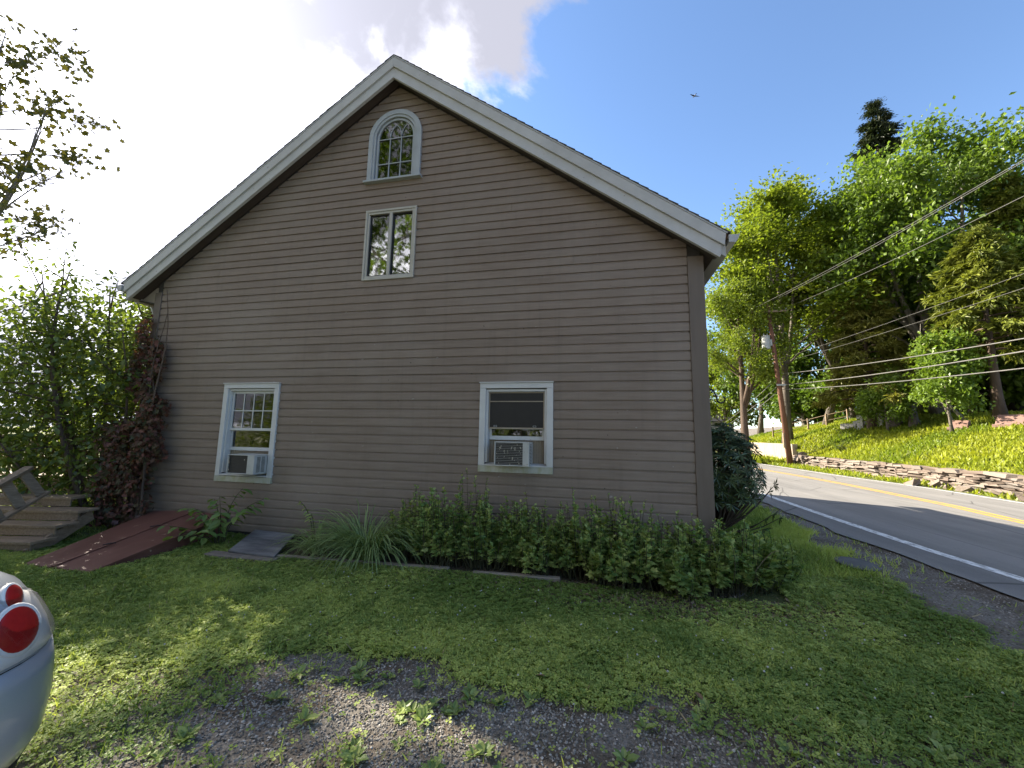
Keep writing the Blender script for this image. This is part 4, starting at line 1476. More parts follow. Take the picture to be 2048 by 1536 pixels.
# trees behind the shrub on the left, and behind the photographer (mirrored in the panes)
for k, (lab, x, y, H, R) in enumerate([("small tree behind the deck, just left of the gutter", -13.0, 7.5, 5.6, 2.3), ("leafy tree behind the deck at the left edge", -16.5, 6.2, 6.4, 2.8),
                                       ("far low tree beyond the deck", -20.5, 12.0, 6.5, 3.2), ("bushy tree beyond the deck, nearest the house", -12.0, 11.5, 5.2, 2.3)]):
    make_tree("garden_tree", lab, "tree", x, y, H, H * .12, R, 'broad', 55 + k, L_SHRUB, MT["bark"], .12, .20, 5200, nprim=26, group="garden trees left of the house", z=-.1)
for k, (lab, x, y, H, R) in enumerate([("tall maple across the drive, mirrored in the arched window", -5.5, -19.0, 19.0, 6.0), ("tall maple across the drive, mirrored in the casement", 2.0, -23.0, 18.0, 6.0),
                                       ("tall maple left across the drive, mirrored in the gable windows", -11.5, -14.5, 21.0, 6.0)]):
    make_tree("maple_tree", lab, "tree", x, y, H, H * .2, R, 'broad', 61 + k, L_MAPLE, MT["bark"], .35, .32, 9000, nprim=34, group="maples across the drive", z=-.1, leaders=3)


for k, (lab, x, y, H, R) in enumerate([("round bush added across the drive to block mirrored sunlit ground, nearest the car", -12.0, -9.5, 3.6, 2.0), ("round bush added across the drive to block mirrored sunlit ground, second behind the car", -15.5, -12.5, 4.2, 2.3),
                                       ("round bush added across the drive to block mirrored sunlit ground, farthest left", -19.5, -16.0, 4.4, 2.6), ("round bush added straight across the drive to block mirrored sunlit ground", -3.5, -13.0, 3.6, 2.2),
                                       ("round bush added behind the camera to block mirrored sunlit ground", -7.0, -13.5, 4.0, 2.4), ("round bush added across the drive to block mirrored sunlit ground, towards the road", 0.2, -13.5, 3.4, 2.2)]):
    make_tree("added_bush", lab, "bush", x, y, H, H * .08, R, 'broad', 160 + k, L_SHRUB, MT["bark"], .08, .20, 3000, nprim=26, group="unseen bushes added to darken the pane reflections", z=-.1)  # unseen bushes added to keep sunlit ground out of the panes' reflections


# ------------------------------------------------------------------ shrubs and plants near the house
def shrub(name, label, cat, base, stems, leafspec, lmat, seed, T, stem_mat, group=None, cloud=None):
    """stems: list of (start, end, radius); leaves scattered round the upper stems and inside an optional cloud (centre, radii, share)"""
    g = np.random.default_rng(seed)
    root = empty(name, base)
    tag(root, label, cat, group)
    tk = MB()
    seg = []
    for a, b, r in stems:
        a, b = np.array(a, float), np.array(b, float)
        L = np.linalg.norm(b - a)
        bend = g.normal(size=3) * .06 * L
        pts = curve_pts(a, b, bend, 7)
        tk.tube(pts, r * (1 - .8 * np.linspace(0, 1, 7)), 6, cap=False)
        for q in range(int(5 + L * 3)):
            t = g.uniform(.22, 1)
            p = a + (b - a) * t + bend * 4 * t * (1 - t)
            e = p + unit((b - a) / L * .6 + g.normal(size=3)) * L * g.uniform(.10, .26)
            tk.tube([p, (p + e) / 2 + g.normal(size=3) * .02, e], [r * .3, r * .2, .003], 4, cap=False)
            seg.append((p, e))
    tk.build("stems", stem_mat, root, smooth=True)
    n, size, sig = leafspec
    seg = np.array(seg)
    i = g.integers(0, len(seg), n)
    t = g.uniform(.1, 1.15, (n, 1))
    P = seg[i, 0] + (seg[i, 1] - seg[i, 0]) * t + g.normal(size=(n, 3)) * sig
    if cloud:
        c, rr, sh = cloud
        m_ = int(n * sh)
        P[:m_] = np.array(c) + unit(g.normal(size=(m_, 3))) * np.array(rr) * g.uniform(.25, 1.0, (m_, 1)) ** .5 * (1 + .12 * g.normal(size=(m_, 1)))
    P = P[(P[:, 2] + base[2]) > .03]
    n = len(P)
    U = unit(g.normal(size=(n, 3)) + (0, 0, -.35))
    N = unit(np.array((0, 0, 1.0)) + g.normal(size=(n, 3)) * .6)
    tint = np.clip(g.random(n) * .7 + .3 * vnoise(P[:, 0] * 3, P[:, 2] * 3 + P[:, 1], 1, seed), 0, 1)
    mb = MB()
    leaves(mb, P, U, N, size * g.uniform(.6, 1.3, n), T, tint)
    mb.build("foliage", lmat, root)
    return root


B = np.array((-8.15, -.15, -.03))
stems = [((.05, 0, 0), (.15, -.10, 3.3), .045), ((0, .05, 0), (-.55, .05, 4.2), .05), ((-.05, 0, 0), (-1.25, -.15, 4.5), .05), ((-.1, -.05, 0), (-1.7, -.5, 3.4), .045),
         ((-.1, 0, .05), (-2.1, -.1, 4.6), .045), ((-.05, -.1, .1), (-1.15, -.75, 1.5), .042), ((.05, .05, 0), (-.2, .6, 3.6), .04), ((0, 0, 0), (-1.0, .7, 4.4), .045),
         ((-.1, .1, 0), (-2.3, .5, 3.7), .04), ((-.1, 0, 0), (-2.9, .2, 3.2), .04), ((-.1, -.1, 0), (-2.6, -.4, 2.3), .035)]
shrub("leafy_shrub", "large leafy shrub with many dark stems at the left house corner", "shrub", tuple(B), stems, (16000, .100, .14), L_SHRUB, 81, T_SPRAY, MT["bark_brown"],
      cloud=((-1.35, .05, 2.45), (1.85, .95, 1.9), .5))
# vine on the corner
g = np.random.default_rng(83)
vr = empty("vine", (-7.50, -.06, 0))
tag(vr, "dark reddish vine with lens-flare red put into its leaves, climbing the left corner of the house", "vine")
tk = MB()
for k in range(5):
    z = np.linspace(0, 2.6 + .35 * k, 14)
    tk.tube(np.stack([-.06 + .10 * k + .07 * np.sin(z * 2.1 + k * 2), -.02 - .03 * k + .02 * np.sin(z * 3 + k), z], 1), np.linspace(.022, .005, 14), 5)
tk.build("stems", MT["bark_brown"], vr, smooth=True)
n = 7000
z = g.beta(1.25, 1.8, n) * 3.5 + .1
w = np.interp(z, [0, .5, 1.4, 2.0, 2.6, 3.2, 3.6], [.44, .52, .58, .52, .40, .32, .12])
x = -.20 + w * (g.beta(1.5, 1.9, n) * 1.95 - .55) + .06 * np.sin(z * 7)
y = -g.beta(1.2, 2.2, n) * np.interp(z, [0, 1.5, 2.6, 3.6], [.42, .36, .16, .07]) - .005
keep = fbm(x, z, 3.0, 4, 3) > np.interp(z, [0, 2, 3.5], [.42, .46, .52])
P = np.stack([x, y, z], 1)[keep]
n = len(P)
mb = MB()
leaves(mb, P, unit(g.normal(size=(n, 3)) * (1, .5, .8) + (0, -.3, -.6)), unit(np.array((.1, -1.0, .35)) + g.normal(size=(n, 3)) * .45), .085 * g.uniform(.6, 1.3, n), T_LOBED, g.random(n))
mb.build("foliage", L_VINE, vr)
# rhododendron at the right corner: whorls of long leathery leaves
g = np.random.default_rng(85)
rr_ = empty("rhododendron", (1.98, 2.25, .02))
tag(rr_, "dark rhododendron bush beyond the right corner of the house", "shrub")
tk, mb = MB(), MB()
n = 620
th, ph = g.uniform(0, 6.28, n), np.arccos(g.uniform(-.55, 1, n))
rad_ = g.uniform(.45, 1.05, n) ** .6
W = np.stack([np.sin(ph) * np.cos(th) * .70 * rad_, np.sin(ph) * np.sin(th) * .80 * rad_, 1.08 + np.cos(ph) * .86 * rad_], 1)
W = np.concatenate([W, [(.75, -.3, .42), (.86, -.25, .36), (.62, -.35, .35), (.80, -.1, .75), (.92, 0, .85), (.55, -.45, .22)]])
for p in W:
    if g.random() < .35 or p[0] > .6:
        tk.tube(curve_pts(np.array((0, 0, .05)), p, np.array((0, 0, -.10)), 5), [.022, .016, .012, .008, .005], 5, cap=False)
P, U, N = [], [], []
for p in W:
    k = int(g.integers(6, 10))
    out = unit(p - np.array((0, 0, .7)))
    a0 = g.uniform(0, 6.28)
    t1 = unit(np.cross(out, (0.1, .2, 1)))
    t2 = np.cross(out, t1)
    for q in range(k):
        a = a0 + q * 6.28 / k
        d = math.cos(a) * t1 + math.sin(a) * t2
        P.append(p)
        U.append(d * .9 + out * .35 + (0, 0, -.25))
        N.append(out)
leaves(mb, P, U, N, .135 * g.uniform(.7, 1.2, len(P)), T_LONG, g.random(len(P)))
tk.build("stems", MT["bark_brown"], rr_, smooth=True)
mb.build("foliage", L_RHODO, rr_)


ORD = ('first', 'second', 'third', 'fourth', 'fifth', 'sixth', 'seventh', 'eighth', 'ninth', 'tenth', 'eleventh', 'twelfth', 'thirteenth', 'fourteenth', 'fifteenth', 'sixteenth', 'seventeenth', 'eighteenth', 'nineteenth', 'twentieth')


def bed_plant(cx, cy, h, r, nst, seed, lab):
    g = np.random.default_rng(seed)
    root = empty("perennial_plant", (cx, cy, 0))
    tag(root, lab, "plant", "leafy perennials in the bed")
    tk, P, U, N, S, Tn = MB(), [], [], [], [], []
    for k in range(int(nst * 2.1)):
        a = g.uniform(0, 6.28)
        b = np.array((math.cos(a), math.sin(a) * .8, 0)) * r * math.sqrt(g.random())
        spike = g.random() < .13
        hh = h * 1.06 * (g.uniform(1.05, 1.30) if spike else g.uniform(.45, 1.08)) * (1 - .25 * np.linalg.norm(b) / r)
        e = b * 1.35 + np.array((g.normal() * .06, g.normal() * .05 - .03, hh))
        if cy + e[1] > -.03:
            e[1] = -.03 - cy
        pts = curve_pts(b, e, np.array((g.normal() * .03, g.normal() * .03, 0)), 5)
        tk.tube(pts, np.linspace(.0055, .0025, 5), 4, cap=False)
        nl = int(30 + 12 * g.random()) if not spike else 26
        t = g.uniform(.16, 1.0, nl) ** .62
        p = b + (e - b) * t[:, None]
        ang = g.uniform(0, 6.28, nl)
        up = np.interp(t, [0, .7, 1], [-.25, .15, .9])
        P.append(p)
        U.append(np.stack([np.cos(ang), np.sin(ang), up], 1))
        N.append(np.array((0, 0, 1.0)) + g.normal(size=(nl, 3)) * .35)
        S.append(g.uniform(.04, .10, nl) * (.75 if spike else 1.0) * np.interp(t, [0, .5, 1], [.9, 1.1, .65]))
        pt_ = g.normal() * .10
        Tn.append(np.clip(pt_ + np.interp(t, [0, .35, .7, 1], [.85, .6, .35, .45]) + g.normal(size=nl) * .22, 0, 1))
    tk.build("stems", MT["stem"], root)
    mb = MB()
    leaves(mb, np.concatenate(P), np.concatenate(U), np.concatenate(N), np.concatenate(S), T_LOBED, np.concatenate(Tn))
    mb.build("foliage", L_BED, root)


BED = sorted([(-2.45, -.18, .70, .22, 12), (-1.15, -.18, .80, .24, 14), (-.85, -.20, .78, .24, 14), (-2.25, -.30, .82, .26, 20), (-1.95, -.42, .90, .26, 22), (-1.60, -.30, .92, .26, 22), (-1.35, -.42, .78, .24, 20), (-1.02, -.30, .70, .24, 18),
                                     (-.72, -.42, .64, .24, 20), (-.45, -.30, .74, .26, 22), (-.12, -.40, .84, .27, 24), (.22, -.34, .86, .27, 24), (.50, -.48, .74, .27, 24),
                                     (.82, -.36, .74, .28, 24), (1.12, -.48, .66, .28, 24), (1.42, -.34, .66, .28, 24), (1.66, -.15, .60, .28, 22), (1.90, .08, .50, .26, 18), (.15, -.62, .50, .20, 14), (.85, -.66, .48, .20, 14)])
for k, (x, y, h, r, n) in enumerate(BED):
    bed_plant(x, y, h, r, n, 100 + k, 'lobed-leaf green perennial, %s clump from the left in the wall bed' % ORD[k])
# dry flower stalks leaning out of the bed
for k, (a, b, lab) in enumerate([((1.25, -.45, .05), (1.05, -.75, .72), "dry pale stalk leaning from the bed, left one"), ((1.5, -.45, .05), (1.75, -.75, .55), "dry pale stalk leaning from the bed, right one")]):
    tag(MB().tube(curve_pts(np.array(a), np.array(b), np.array((.05, .02, .12)), 8), np.linspace(.004, .002, 8), 5).build("dry_stalk", MT["timber"]), lab, "stalk", "dry stalks in the bed")

# arching grass clump
def strap_clump(name, label, cx, cy, n, Lr, hr, seed, mat, wid=.014):
    g = np.random.default_rng(seed)
    mb = MB()
    k = 7
    for i in range(n):
        a = g.uniform(0, 6.28)
        L = g.uniform(*Lr)
        b = np.array((math.cos(a + .5), math.sin(a + .5), 0)) * g.uniform(0, hr * .35)
        el = g.uniform(.75, 1.45)
        d = np.array((math.cos(a), math.sin(a) * .8, 0))
        p, pts = b.copy(), []
        for s in range(k):
            pts.append(p.copy())
            p = p + (d * math.cos(el) + np.array((0, 0, math.sin(el)))) * L / (k - 1)
            el -= g.uniform(.22, .46)
        pts = np.array(pts)
        pts[:, 1] = np.minimum(pts[:, 1], -cy - .02)
        pts[:, 2] = np.maximum(pts[:, 2], .01)
        sd = np.cross(d, (0, 0, 1))
        w = wid * g.uniform(.7, 1.3) * np.array([.7, 1, 1, .95, .8, .5, .05])[:, None]
        V = np.concatenate([pts - sd * w / 2, pts + sd * w / 2, pts + (0, 0, -.2) * w])
        q = np.arange(k - 1)
        mb.add(V, [np.stack([q, q + 1, q + 2 * k + 1, q + 2 * k], 1), np.stack([q + 2 * k, q + 2 * k + 1, q + k + 1, q + k], 1)], np.full(len(V), g.random()))
    o = mb.build(name, mat)
    o.location = (cx, cy, 0)
    tag(o, label, "plant")
    return o


strap_clump("grass_clump", "arching strap-leaved grass clump between the grey slab and the leafy bed", -2.95, -.45, 460, (.65, 1.25), .7, 131, L_STRAP)
strap_clump("grass_clump", "smaller dark grass tuft hugging the right end of the grey slab", -3.70, -.42, 170, (.40, .80), .4, 132, L_STRAP, .011)


def broad_plant(name, label, cx, cy, stems, leaf, seed, lmat, T=T_LEAF, group=None, cat="plant"):
    g = np.random.default_rng(seed)
    root = empty(name, (cx, cy, 0))
    tag(root, label, cat, group)
    tk, P, U, N, S = MB(), [], [], [], []
    for (dx_, dy_, h, n) in stems:
        e = np.array((dx_, dy_, h))
        b = e * (.12, .12, 0)
        bend = np.array((-dx_ * .2, -dy_ * .2, .12 * h))
        tk.tube(curve_pts(b, e, bend, 6), np.linspace(.008, .003, 6), 5)
        for k in range(n):
            t = .35 + .65 * (k + 1) / n
            p = b + (e - b) * t + bend * 4 * t * (1 - t)
            s_ = 1 if k % 2 else -1
            d = unit(np.array((e[0], e[1], 0)) + 1e-4)
            sd = np.cross(d, (0, 0, 1)) * s_
            P.append(p)
            U.append(d * .55 + sd * .9 + (0, 0, -.35 + .2 * g.normal()) + g.normal(size=3) * .15)
            N.append((0, 0, 1) + g.normal(size=3) * .25)
            S.append(leaf * g.uniform(.7, 1.25))
    tk.build("stems", MT["stem"], root)
    mb = MB()
    leaves(mb, P, U, N, S, T, g.random(len(P)))
    mb.build("foliage", lmat, root)


broad_plant("broad_leaved_plant", "broad-leaved plant between the red cellar bulkhead and the grey slab", -5.32, -.42,
            [(-.55, -.35, .30, 9), (-.40, -.15, .50, 9), (-.15, -.30, .55, 9), (.25, -.25, .50, 9), (.55, -.05, .55, 9), (.05, .25, .75, 8), (.45, .25, .62, 9), (-.3, .2, .62, 8), (.2, -.45, .3, 7),
             (-.6, .05, .35, 8), (-.05, -.1, .65, 8), (-.2, -.5, .22, 6)], .15, 141, leaf_mat("hydrangea_leaf", (.095, .170, .050), (.220, .310, .095), .35, 0.024))
broad_plant("climbing_sprig", "small leafy sprig climbing the wall above the slab", -3.95, -.16, [(-.28, -.02, .62, 14), (-.10, .0, .45, 9), (.15, -.05, .35, 8)], .075, 142, L_BED)
broad_plant("hill_shrub", "small dark shrub on the grassy bank beside the pole", 0, 0, [(math.cos(a) * .5, math.sin(a) * .5, .55 + .2 * math.sin(3 * a), 16) for a in np.linspace(0, 6, 16)], .16, 143, L_SHRUB, T_LONG, cat="shrub")
hs = [o for o in bpy.data.objects if o.name.startswith("hill_shrub")][0]
hs.location = (13.4, 20.4, float(terrain(13.4, 20.4)) - .02)

# ------------------------------------------------------------------ weeds on the drive
def weed_mesh(seed):
    g = np.random.default_rng(seed)
    n = int(g.integers(6, 13))
    a = np.arange(n) * 2.399 + g.uniform(0, 1)
    mb = MB()
    U = np.stack([np.cos(a), np.sin(a), g.uniform(.15, .9, n)], 1)
    P = np.stack([np.cos(a) * .012, np.sin(a) * .012, .008 + .012 * g.random(n)], 1)
    leaves(mb, P, U, np.array((0, 0, 1.0)) + g.normal(size=(n, 3)) * .15, g.uniform(.055, .105, n), T_LEAF, g.random(n))
    me = mb.mesh("weed")
    me.materials.append(L_WEED)
    return me


wm = [weed_mesh(200 + k) for k in range(7)]
g = np.random.default_rng(210)
wpos = [(-.75 + g.normal() * .28, -3.02 + g.normal() * .22) for _ in range(26)] + [(-1.65, -3.1), (-1.2, -3.28), (-.15, -3.1), (.12, -2.95), (.32, -3.3), (-1.95, -2.98), (-1.4, -2.72), (-2.0, -2.75)]
wpos += [(g.uniform(.45, 2.0), g.uniform(-2.75, -2.15)) for _ in range(34)] + [(g.uniform(-3.2, -2.0), g.uniform(-3.6, -2.75)) for _ in range(16)] + [(g.uniform(-2.2, 1.0), g.uniform(-2.75, -2.45)) for _ in range(18)]
for k, (x, y) in enumerate(wpos):
    o = link("weed", wm[k % 7], None)
    o.location = (x, y, float(terrain(x, y)))
    o.rotation_euler = (g.normal() * .08, g.normal() * .08, g.uniform(0, 6.28))
    s = g.uniform(.4, .85)
    o.scale = (s, s, s)
    tag(o, "small broad-leaved rosette weed on the gravel drive in the foreground", "weed", "weeds on the gravel drive")
# fallen leaves
for k, (x, y, lab) in enumerate([(-.42, -2.42, "curled brown fallen leaf at the gravel's upper edge"), (.62, -2.42, "brown fallen leaf on bare soil at the right"), (.33, -2.55, "pale brown fallen leaf near the gravel's right end")]):
    mb = MB()
    leaves(mb, [(0, 0, .02)], [(math.cos(k * 2), math.sin(k * 2), .25)], [(0, .3, 1)], [.07], T_LEAF, np.array([.5]))
    o = mb.build("fallen_leaf", MT["rafter"])
    o.location = (x, y, float(terrain(x, y)) + .02)
    tag(o, lab, "leaf", "fallen leaves")

# ------------------------------------------------------------------ lawn
g = np.random.default_rng(301)


def visible_lawn(x, y):
    inhouse = (x > -7.75) & (x < 1.38) & (y > -.01)
    bed = (x > -4.7) & (x < 1.9) & (y > -.66)
    # inside the cellar bulkhead outline
    t = (y + 1.76) / 1.73
    bulk = (y > -1.78) & (x > -6.62 - .5 * t) & (x < -5.53 - .1 * t)
    flag = ((x - 3.16) / .19) ** 2 + ((y - .68) / .26) ** 2 < 1
    return ~(inhouse | bed | bulk | flag)


def lawn_pts(n, x0, x1, y0, y1, power=1.3, dens=1.0):
    x, y = g.uniform(x0, x1, n), g.uniform(y0, y1, n)
    turf = 1 - bare(x, y)
    p = (turf ** power * .96 + .02 + .07 * (vnoise(x, y, 3.1, 44) > .68)) * np.clip(.55 + fbm(x, y, 2.2, 40, 3) * .9, 0, 1)
    k = visible_lawn(x, y) & (g.random(n) < p) & (x < nearedge(y) - .05)
    return x[k], y[k]


def tints(x, y, n, lo=.0):
    big = fbm(x, y, .9, 50, 3)
    fine = vnoise(x, y, 7.0, 52)
    return np.clip(lo + (big - .40) * 1.9 + (fine - .5) * .5 + g.normal(size=n) * .24, 0, 1)


mb = MB()
# clover: three-part leaves close by, single leaves further off
for (n, x0, x1, y0, y1, s, T) in ((112000, -4.2, 3.4, -3.8, -1.4, .029, T_TRE), (80000, -7.5, 3.6, -1.7, 0.2, .040, T_TRL), (50000, -8.0, -3.6, -4.2, -1.5, .036, T_TRL)):
    x, y = lawn_pts(n, x0, x1, y0, y1)
    m = len(x)
    a = g.uniform(0, 6.28, m)
    U = np.stack([np.cos(a), np.sin(a), g.normal(size=m) * .22], 1)
    P = np.stack([x, y, terrain(x, y) + g.uniform(.014, .045, m)], 1)
    leaves(mb, P, U, np.array((0, 0, 1.0)) + g.normal(size=(m, 3)) * .17, s * g.uniform(.6, 1.4, m), T, tints(x, y, m))
# grass blades
for (n, x0, x1, y0, y1, s0, s1) in ((70000, -4.2, 3.8, -3.9, -1.4, .025, .085), (60000, -9.0, 3.9, -1.8, .6, .03, .075), (70000, 1.4, 3.9, .2, 9.5, .05, .12), (14000, -13, -7.8, -2.5, 6, .08, .18), (36000, -8.5, -3.6, -4.4, -1.5, .04, .09)):
    x, y = lawn_pts(n, x0, x1, y0, y1, 1.0)
    m = len(x)
    U = unit(np.stack([g.normal(size=m) * .55, g.normal(size=m) * .55, np.ones(m)], 1))
    N = np.stack([g.normal(size=m), g.normal(size=m), np.full(m, .2)], 1)
    P = np.stack([x, y, terrain(x, y) - .003], 1)
    leaves(mb, P, U, N, g.uniform(s0, s1, m), T_BLADE, tints(x, y, m, .12 + .25 * (x > 1.8)))
lawn = mb.build("lawn_grass", L_LAWN)
tag(lawn, "short clover and grass lawn in front of the house", "grass", kind="stuff")
# straw-coloured dead blades in the turf
x, y = lawn_pts(9000, -6.5, 3.6, -3.9, 1.5, .6)
m = len(x)
mb = MB()
leaves(mb, np.stack([x, y, terrain(x, y) + .006], 1), np.stack([g.normal(size=m), g.normal(size=m), np.abs(g.normal(size=m)) * .35 + .1], 1), np.array((0, 0, 1.0)) + g.normal(size=(m, 3)) * .5, g.uniform(.03, .10, m), T_BLADE, g.random(m))
tag(mb.build("dead_grass", leaf_mat("straw_blade", (.20, .16, .085), (.42, .36, .22), .2, .01, (1, 1, 1))), "straw-coloured dead blades scattered through the lawn", "dead grass", kind="stuff")
# dry leaf litter along the front of the bed
n = 5200
x, y = g.uniform(-4.3, 2.3, n), -.62 - np.abs(g.normal(size=n)) * .26
x2, y2 = g.uniform(-.2, 2.2, 2600), -.95 + g.normal(size=2600) * .22
x, y = np.concatenate([x, x2]), np.concatenate([y, y2])
n = len(x)
mb = MB()
leaves(mb, np.stack([x, y, terrain(x, y) + g.uniform(.004, .03, n)], 1), np.stack([g.normal(size=n), g.normal(size=n), g.normal(size=n) * .3], 1), np.array((0, 0, 1.0)) + g.normal(size=(n, 3)) * .5,
       g.uniform(.012, .045, n), T_DIA, g.random(n))
tag(mb.build("leaf_litter", leaf_mat("dry_leaf_litter", (.075, .050, .034), (.30, .235, .165), .15, .01, (1.1, .9, .7))), "dry brown leaf litter along the front of the planted bed", "leaf litter", kind="stuff")
# white clover heads
x, y = lawn_pts(700, -3.2, 2.6, -3.0, -1.0)
mb = MB()
for a, b in zip(x[:150], y[:150]):
    r = g.uniform(.004, .008)
    mb.lathe([(r * .3, 0), (r, r * .6), (r * .8, r * 1.4), (r * .2, r * 1.8)], 6, T=(a, b, float(terrain(a, b)) + g.uniform(.035, .06)))
tag(mb.build("clover_flowers", MT["petal"]), "tiny white clover heads scattered over the lawn", "flowers", kind="stuff")
# gravel stones
oct_V = np.array([(1, 0, 0), (.3, .95, 0), (-.8, .55, 0), (-.8, -.6, 0), (.35, -.95, 0), (.1, .05, .62), (0, 0, -.5)])
oct_F = [np.array([(i, (i + 1) % 5, 5) for i in range(5)])]
mb = MB()
x, y = np.concatenate([g.uniform(-2.7, 1.6, 42000), g.uniform(2.9, 4.05, 12000)]), np.concatenate([g.uniform(-3.8, -2.3, 42000), g.uniform(-2.2, 5, 12000)])
k = (g.random(len(x)) < bare(x, y) ** 1.5 * np.clip(fbm(x, y, 1.3, 60, 3) * 1.8 - .25, .05, 1))
x, y = x[k], y[k]
m = len(x)
a = g.uniform(0, 6.28, m)
U = np.stack([np.cos(a), np.sin(a), g.normal(size=m) * .3], 1)
leaves(mb, np.stack([x, y, terrain(x, y) + .002], 1), U, np.array((0, 0, 1.0)) + g.normal(size=(m, 3)) * .4, g.uniform(.004, .0105, m), (oct_V[:, [1, 0, 2]], oct_F), g.random(m))


def gravel_mat():
    t = NT("grey_gravel_stones")
    a = t.new("ShaderNodeAttribute", attribute_name="tint")
    col = t.ramp(a.outputs["Fac"], [(0, (.085, .075, .062)), (.5, (.215, .197, .173)), (.92, (.32, .297, .265)), (1, (.54, .50, .45))])
    return t.principled(col, .9, None, 0, .3)


tag(mb.build("gravel", gravel_mat()), "grey crushed-stone gravel on the drive and road shoulder", "gravel", kind="stuff")

# hillside grass and road verge
mb = MB()
n = 74000
x, y = g.uniform(12.5, 20.5, n), g.uniform(4.0, 36.0, n)
k = (x > wallx(y) + .15) & (g.random(n) < np.clip(1.25 - (x - 12.5) / 11, .2, 1))
x, y = x[k], y[k]
m = len(x)
U = unit(np.stack([g.normal(size=m) * .5 + .15, g.normal(size=m) * .5, np.ones(m)], 1))
N = np.stack([g.normal(size=m), g.normal(size=m), np.full(m, .2)], 1)
tt = np.clip((fbm(x, y, .55, 70, 4) - .28) * 1.9 + g.normal(size=m) * .18, 0, 1)
Tw = (T_BLADE[0] * (2.6, 1, 1), T_BLADE[1])
leaves(mb, np.stack([x, y, terrain(x, y) - .01], 1), U, N, g.uniform(.10, .28, m), Tw, tt)
tag(mb.build("hillside_grass", L_HILL), "bright sunlit long grass on the bank across the road", "grass", kind="stuff")
mb = MB()
n = 16000
x, y = g.uniform(10.4, 13.2, n), g.uniform(3.0, 32.0, n)
k = (x > faredge(y) + .05) & (x < wallx(y) - .02) & (g.random(n) < np.clip(fbm(x, y, .8, 75, 3) * 2.2 - .45, .05, 1))
x, y = x[k], y[k]
m = len(x)
U = unit(np.stack([g.normal(size=m) * .6 - .1, g.normal(size=m) * .6, np.ones(m)], 1))
leaves(mb, np.stack([x, y, terrain(x, y) - .01], 1), U, np.stack([g.normal(size=m), g.normal(size=m), np.full(m, .3)], 1), g.uniform(.07, .26, m) * np.interp(y, [3, 22, 24, 32], [1, 1, 2.2, 2.2]), Tw, g.random(m))
tag(mb.build("verge_weeds", L_HILL), "weeds and grass along the foot of the stone wall", "weeds", kind="stuff")

# ------------------------------------------------------------------ dry stone wall across the road
sw_root = empty("stone_wall", (12.7, 13.0, 0))
tag(sw_root, "low dry-stone wall of brown slabs along the far verge", "stone wall")


def stone_mesh(seed, rough_):
    g = np.random.default_rng(seed)
    V = np.array([(x, y, z) for z in (-.5, .5) for y in (-.5, .5) for x in (-.5, .5)], float)
    V += g.normal(size=V.shape) * rough_
    me = MB().add(V, [[(0, 2, 3, 1), (4, 5, 7, 6), (0, 1, 5, 4), (2, 6, 7, 3), (0, 4, 6, 2), (1, 3, 7, 5)]]).mesh("stone")
    me.materials.append(MT["stone"])
    return me


sm = [stone_mesh(400 + k, .10) for k in range(10)]
sr = [stone_mesh(430 + k, .15) for k in range(6)]
g = np.random.default_rng(440)
SWI = Matrix.Translation((-12.7, -13.0, 0))


def stone(mesh, loc, dims, rot):
    o = link("stone", mesh, None)
    o.location = loc
    o.scale = dims
    o.rotation_euler = rot
    o.parent = sw_root
    o.matrix_parent_inverse = SWI
    return o


far_mb = MB()
y = 5.6
zc = None
count = 0
courses = [.0]
# courses of flat slabs, thicker on top towards the near end
z0 = -.02
h_list = [.10, .085, .075, .09, .07, .08, .075, .105]
for c, hh in enumerate(h_list):
    y = 5.4 + g.uniform(0, .3)
    while y < 22.8:
        L = g.uniform(.28, .85) * (1.2 if c == 7 else 1.0)
        if y > 15.5:
            L *= 1.15
        hz = hh * g.uniform(.70, 1.08)
        x = wallx(y + L / 2) + g.uniform(-.05, .05)
        zz = z0 + hh / 2 + g.uniform(-.006, .006)
        rot = (g.normal() * .045, g.normal() * .05, g.normal() * .07 - .02)
        if count < 292:
            stone(sm[int(g.integers(0, 10))], (x, y + L / 2, zz), (g.uniform(.30, .42), L * .96, hz), rot)
        else:
            V = np.array([(a, b, c_) for c_ in (-.5, .5) for b in (-.5, .5) for a in (-.5, .5)]) + g.normal(size=(8, 3)) * .07
            far_mb.add(V * (.36, L * .96, hz) + (x, y + L / 2, zz), [[(0, 2, 3, 1), (4, 5, 7, 6), (0, 1, 5, 4), (2, 6, 7, 3), (0, 4, 6, 2), (1, 3, 7, 5)]])
        count += 1
        y += L
    z0 += hh
if far_mb.n:
    o = far_mb.build("stones", MT["stone"], sw_root)
    o.matrix_parent_inverse = SWI
    tag(o, kind="stuff")
# tumbled stones at the near foot of the wall and the heap at its far end
rub = [(12.3 - abs(g.normal()) * .18, g.uniform(6.5, 13.0), .03) for _ in range(26)] + [(12.2 + g.normal() * .15, 22.9 + g.uniform(-.3, .7), g.uniform(.05, .45)) for _ in range(16)]
for k, (x, y, z) in enumerate(rub):
    s = g.uniform(.12, .32)
    o = link("fallen_stone", sr[k % 6], None)
    o.location, o.scale, o.rotation_euler = (x, y, float(terrain(x, y)) + z + s * .12), (s * 1.1, s * 1.3, s * .6), tuple(g.normal(size=3) * .35)
    tag(o, "jagged loose stone tumbled at the foot of the dry-stone wall" if k < 26 else "loose stone heaped at the far end of the dry-stone wall by the pole",
        "stone", "stones tumbled from the wall" if k < 26 else "stones heaped by the pole")
cw = MB()
yy = np.linspace(23.6, 40, 10)
V = np.concatenate([np.stack([wallx(yy) + dx_, yy, np.full(10, zz)], 1) for dx_, zz in ((0, -.3), (.3, -.3), (.3, 1.32), (0, 1.32))])
i = np.arange(9)
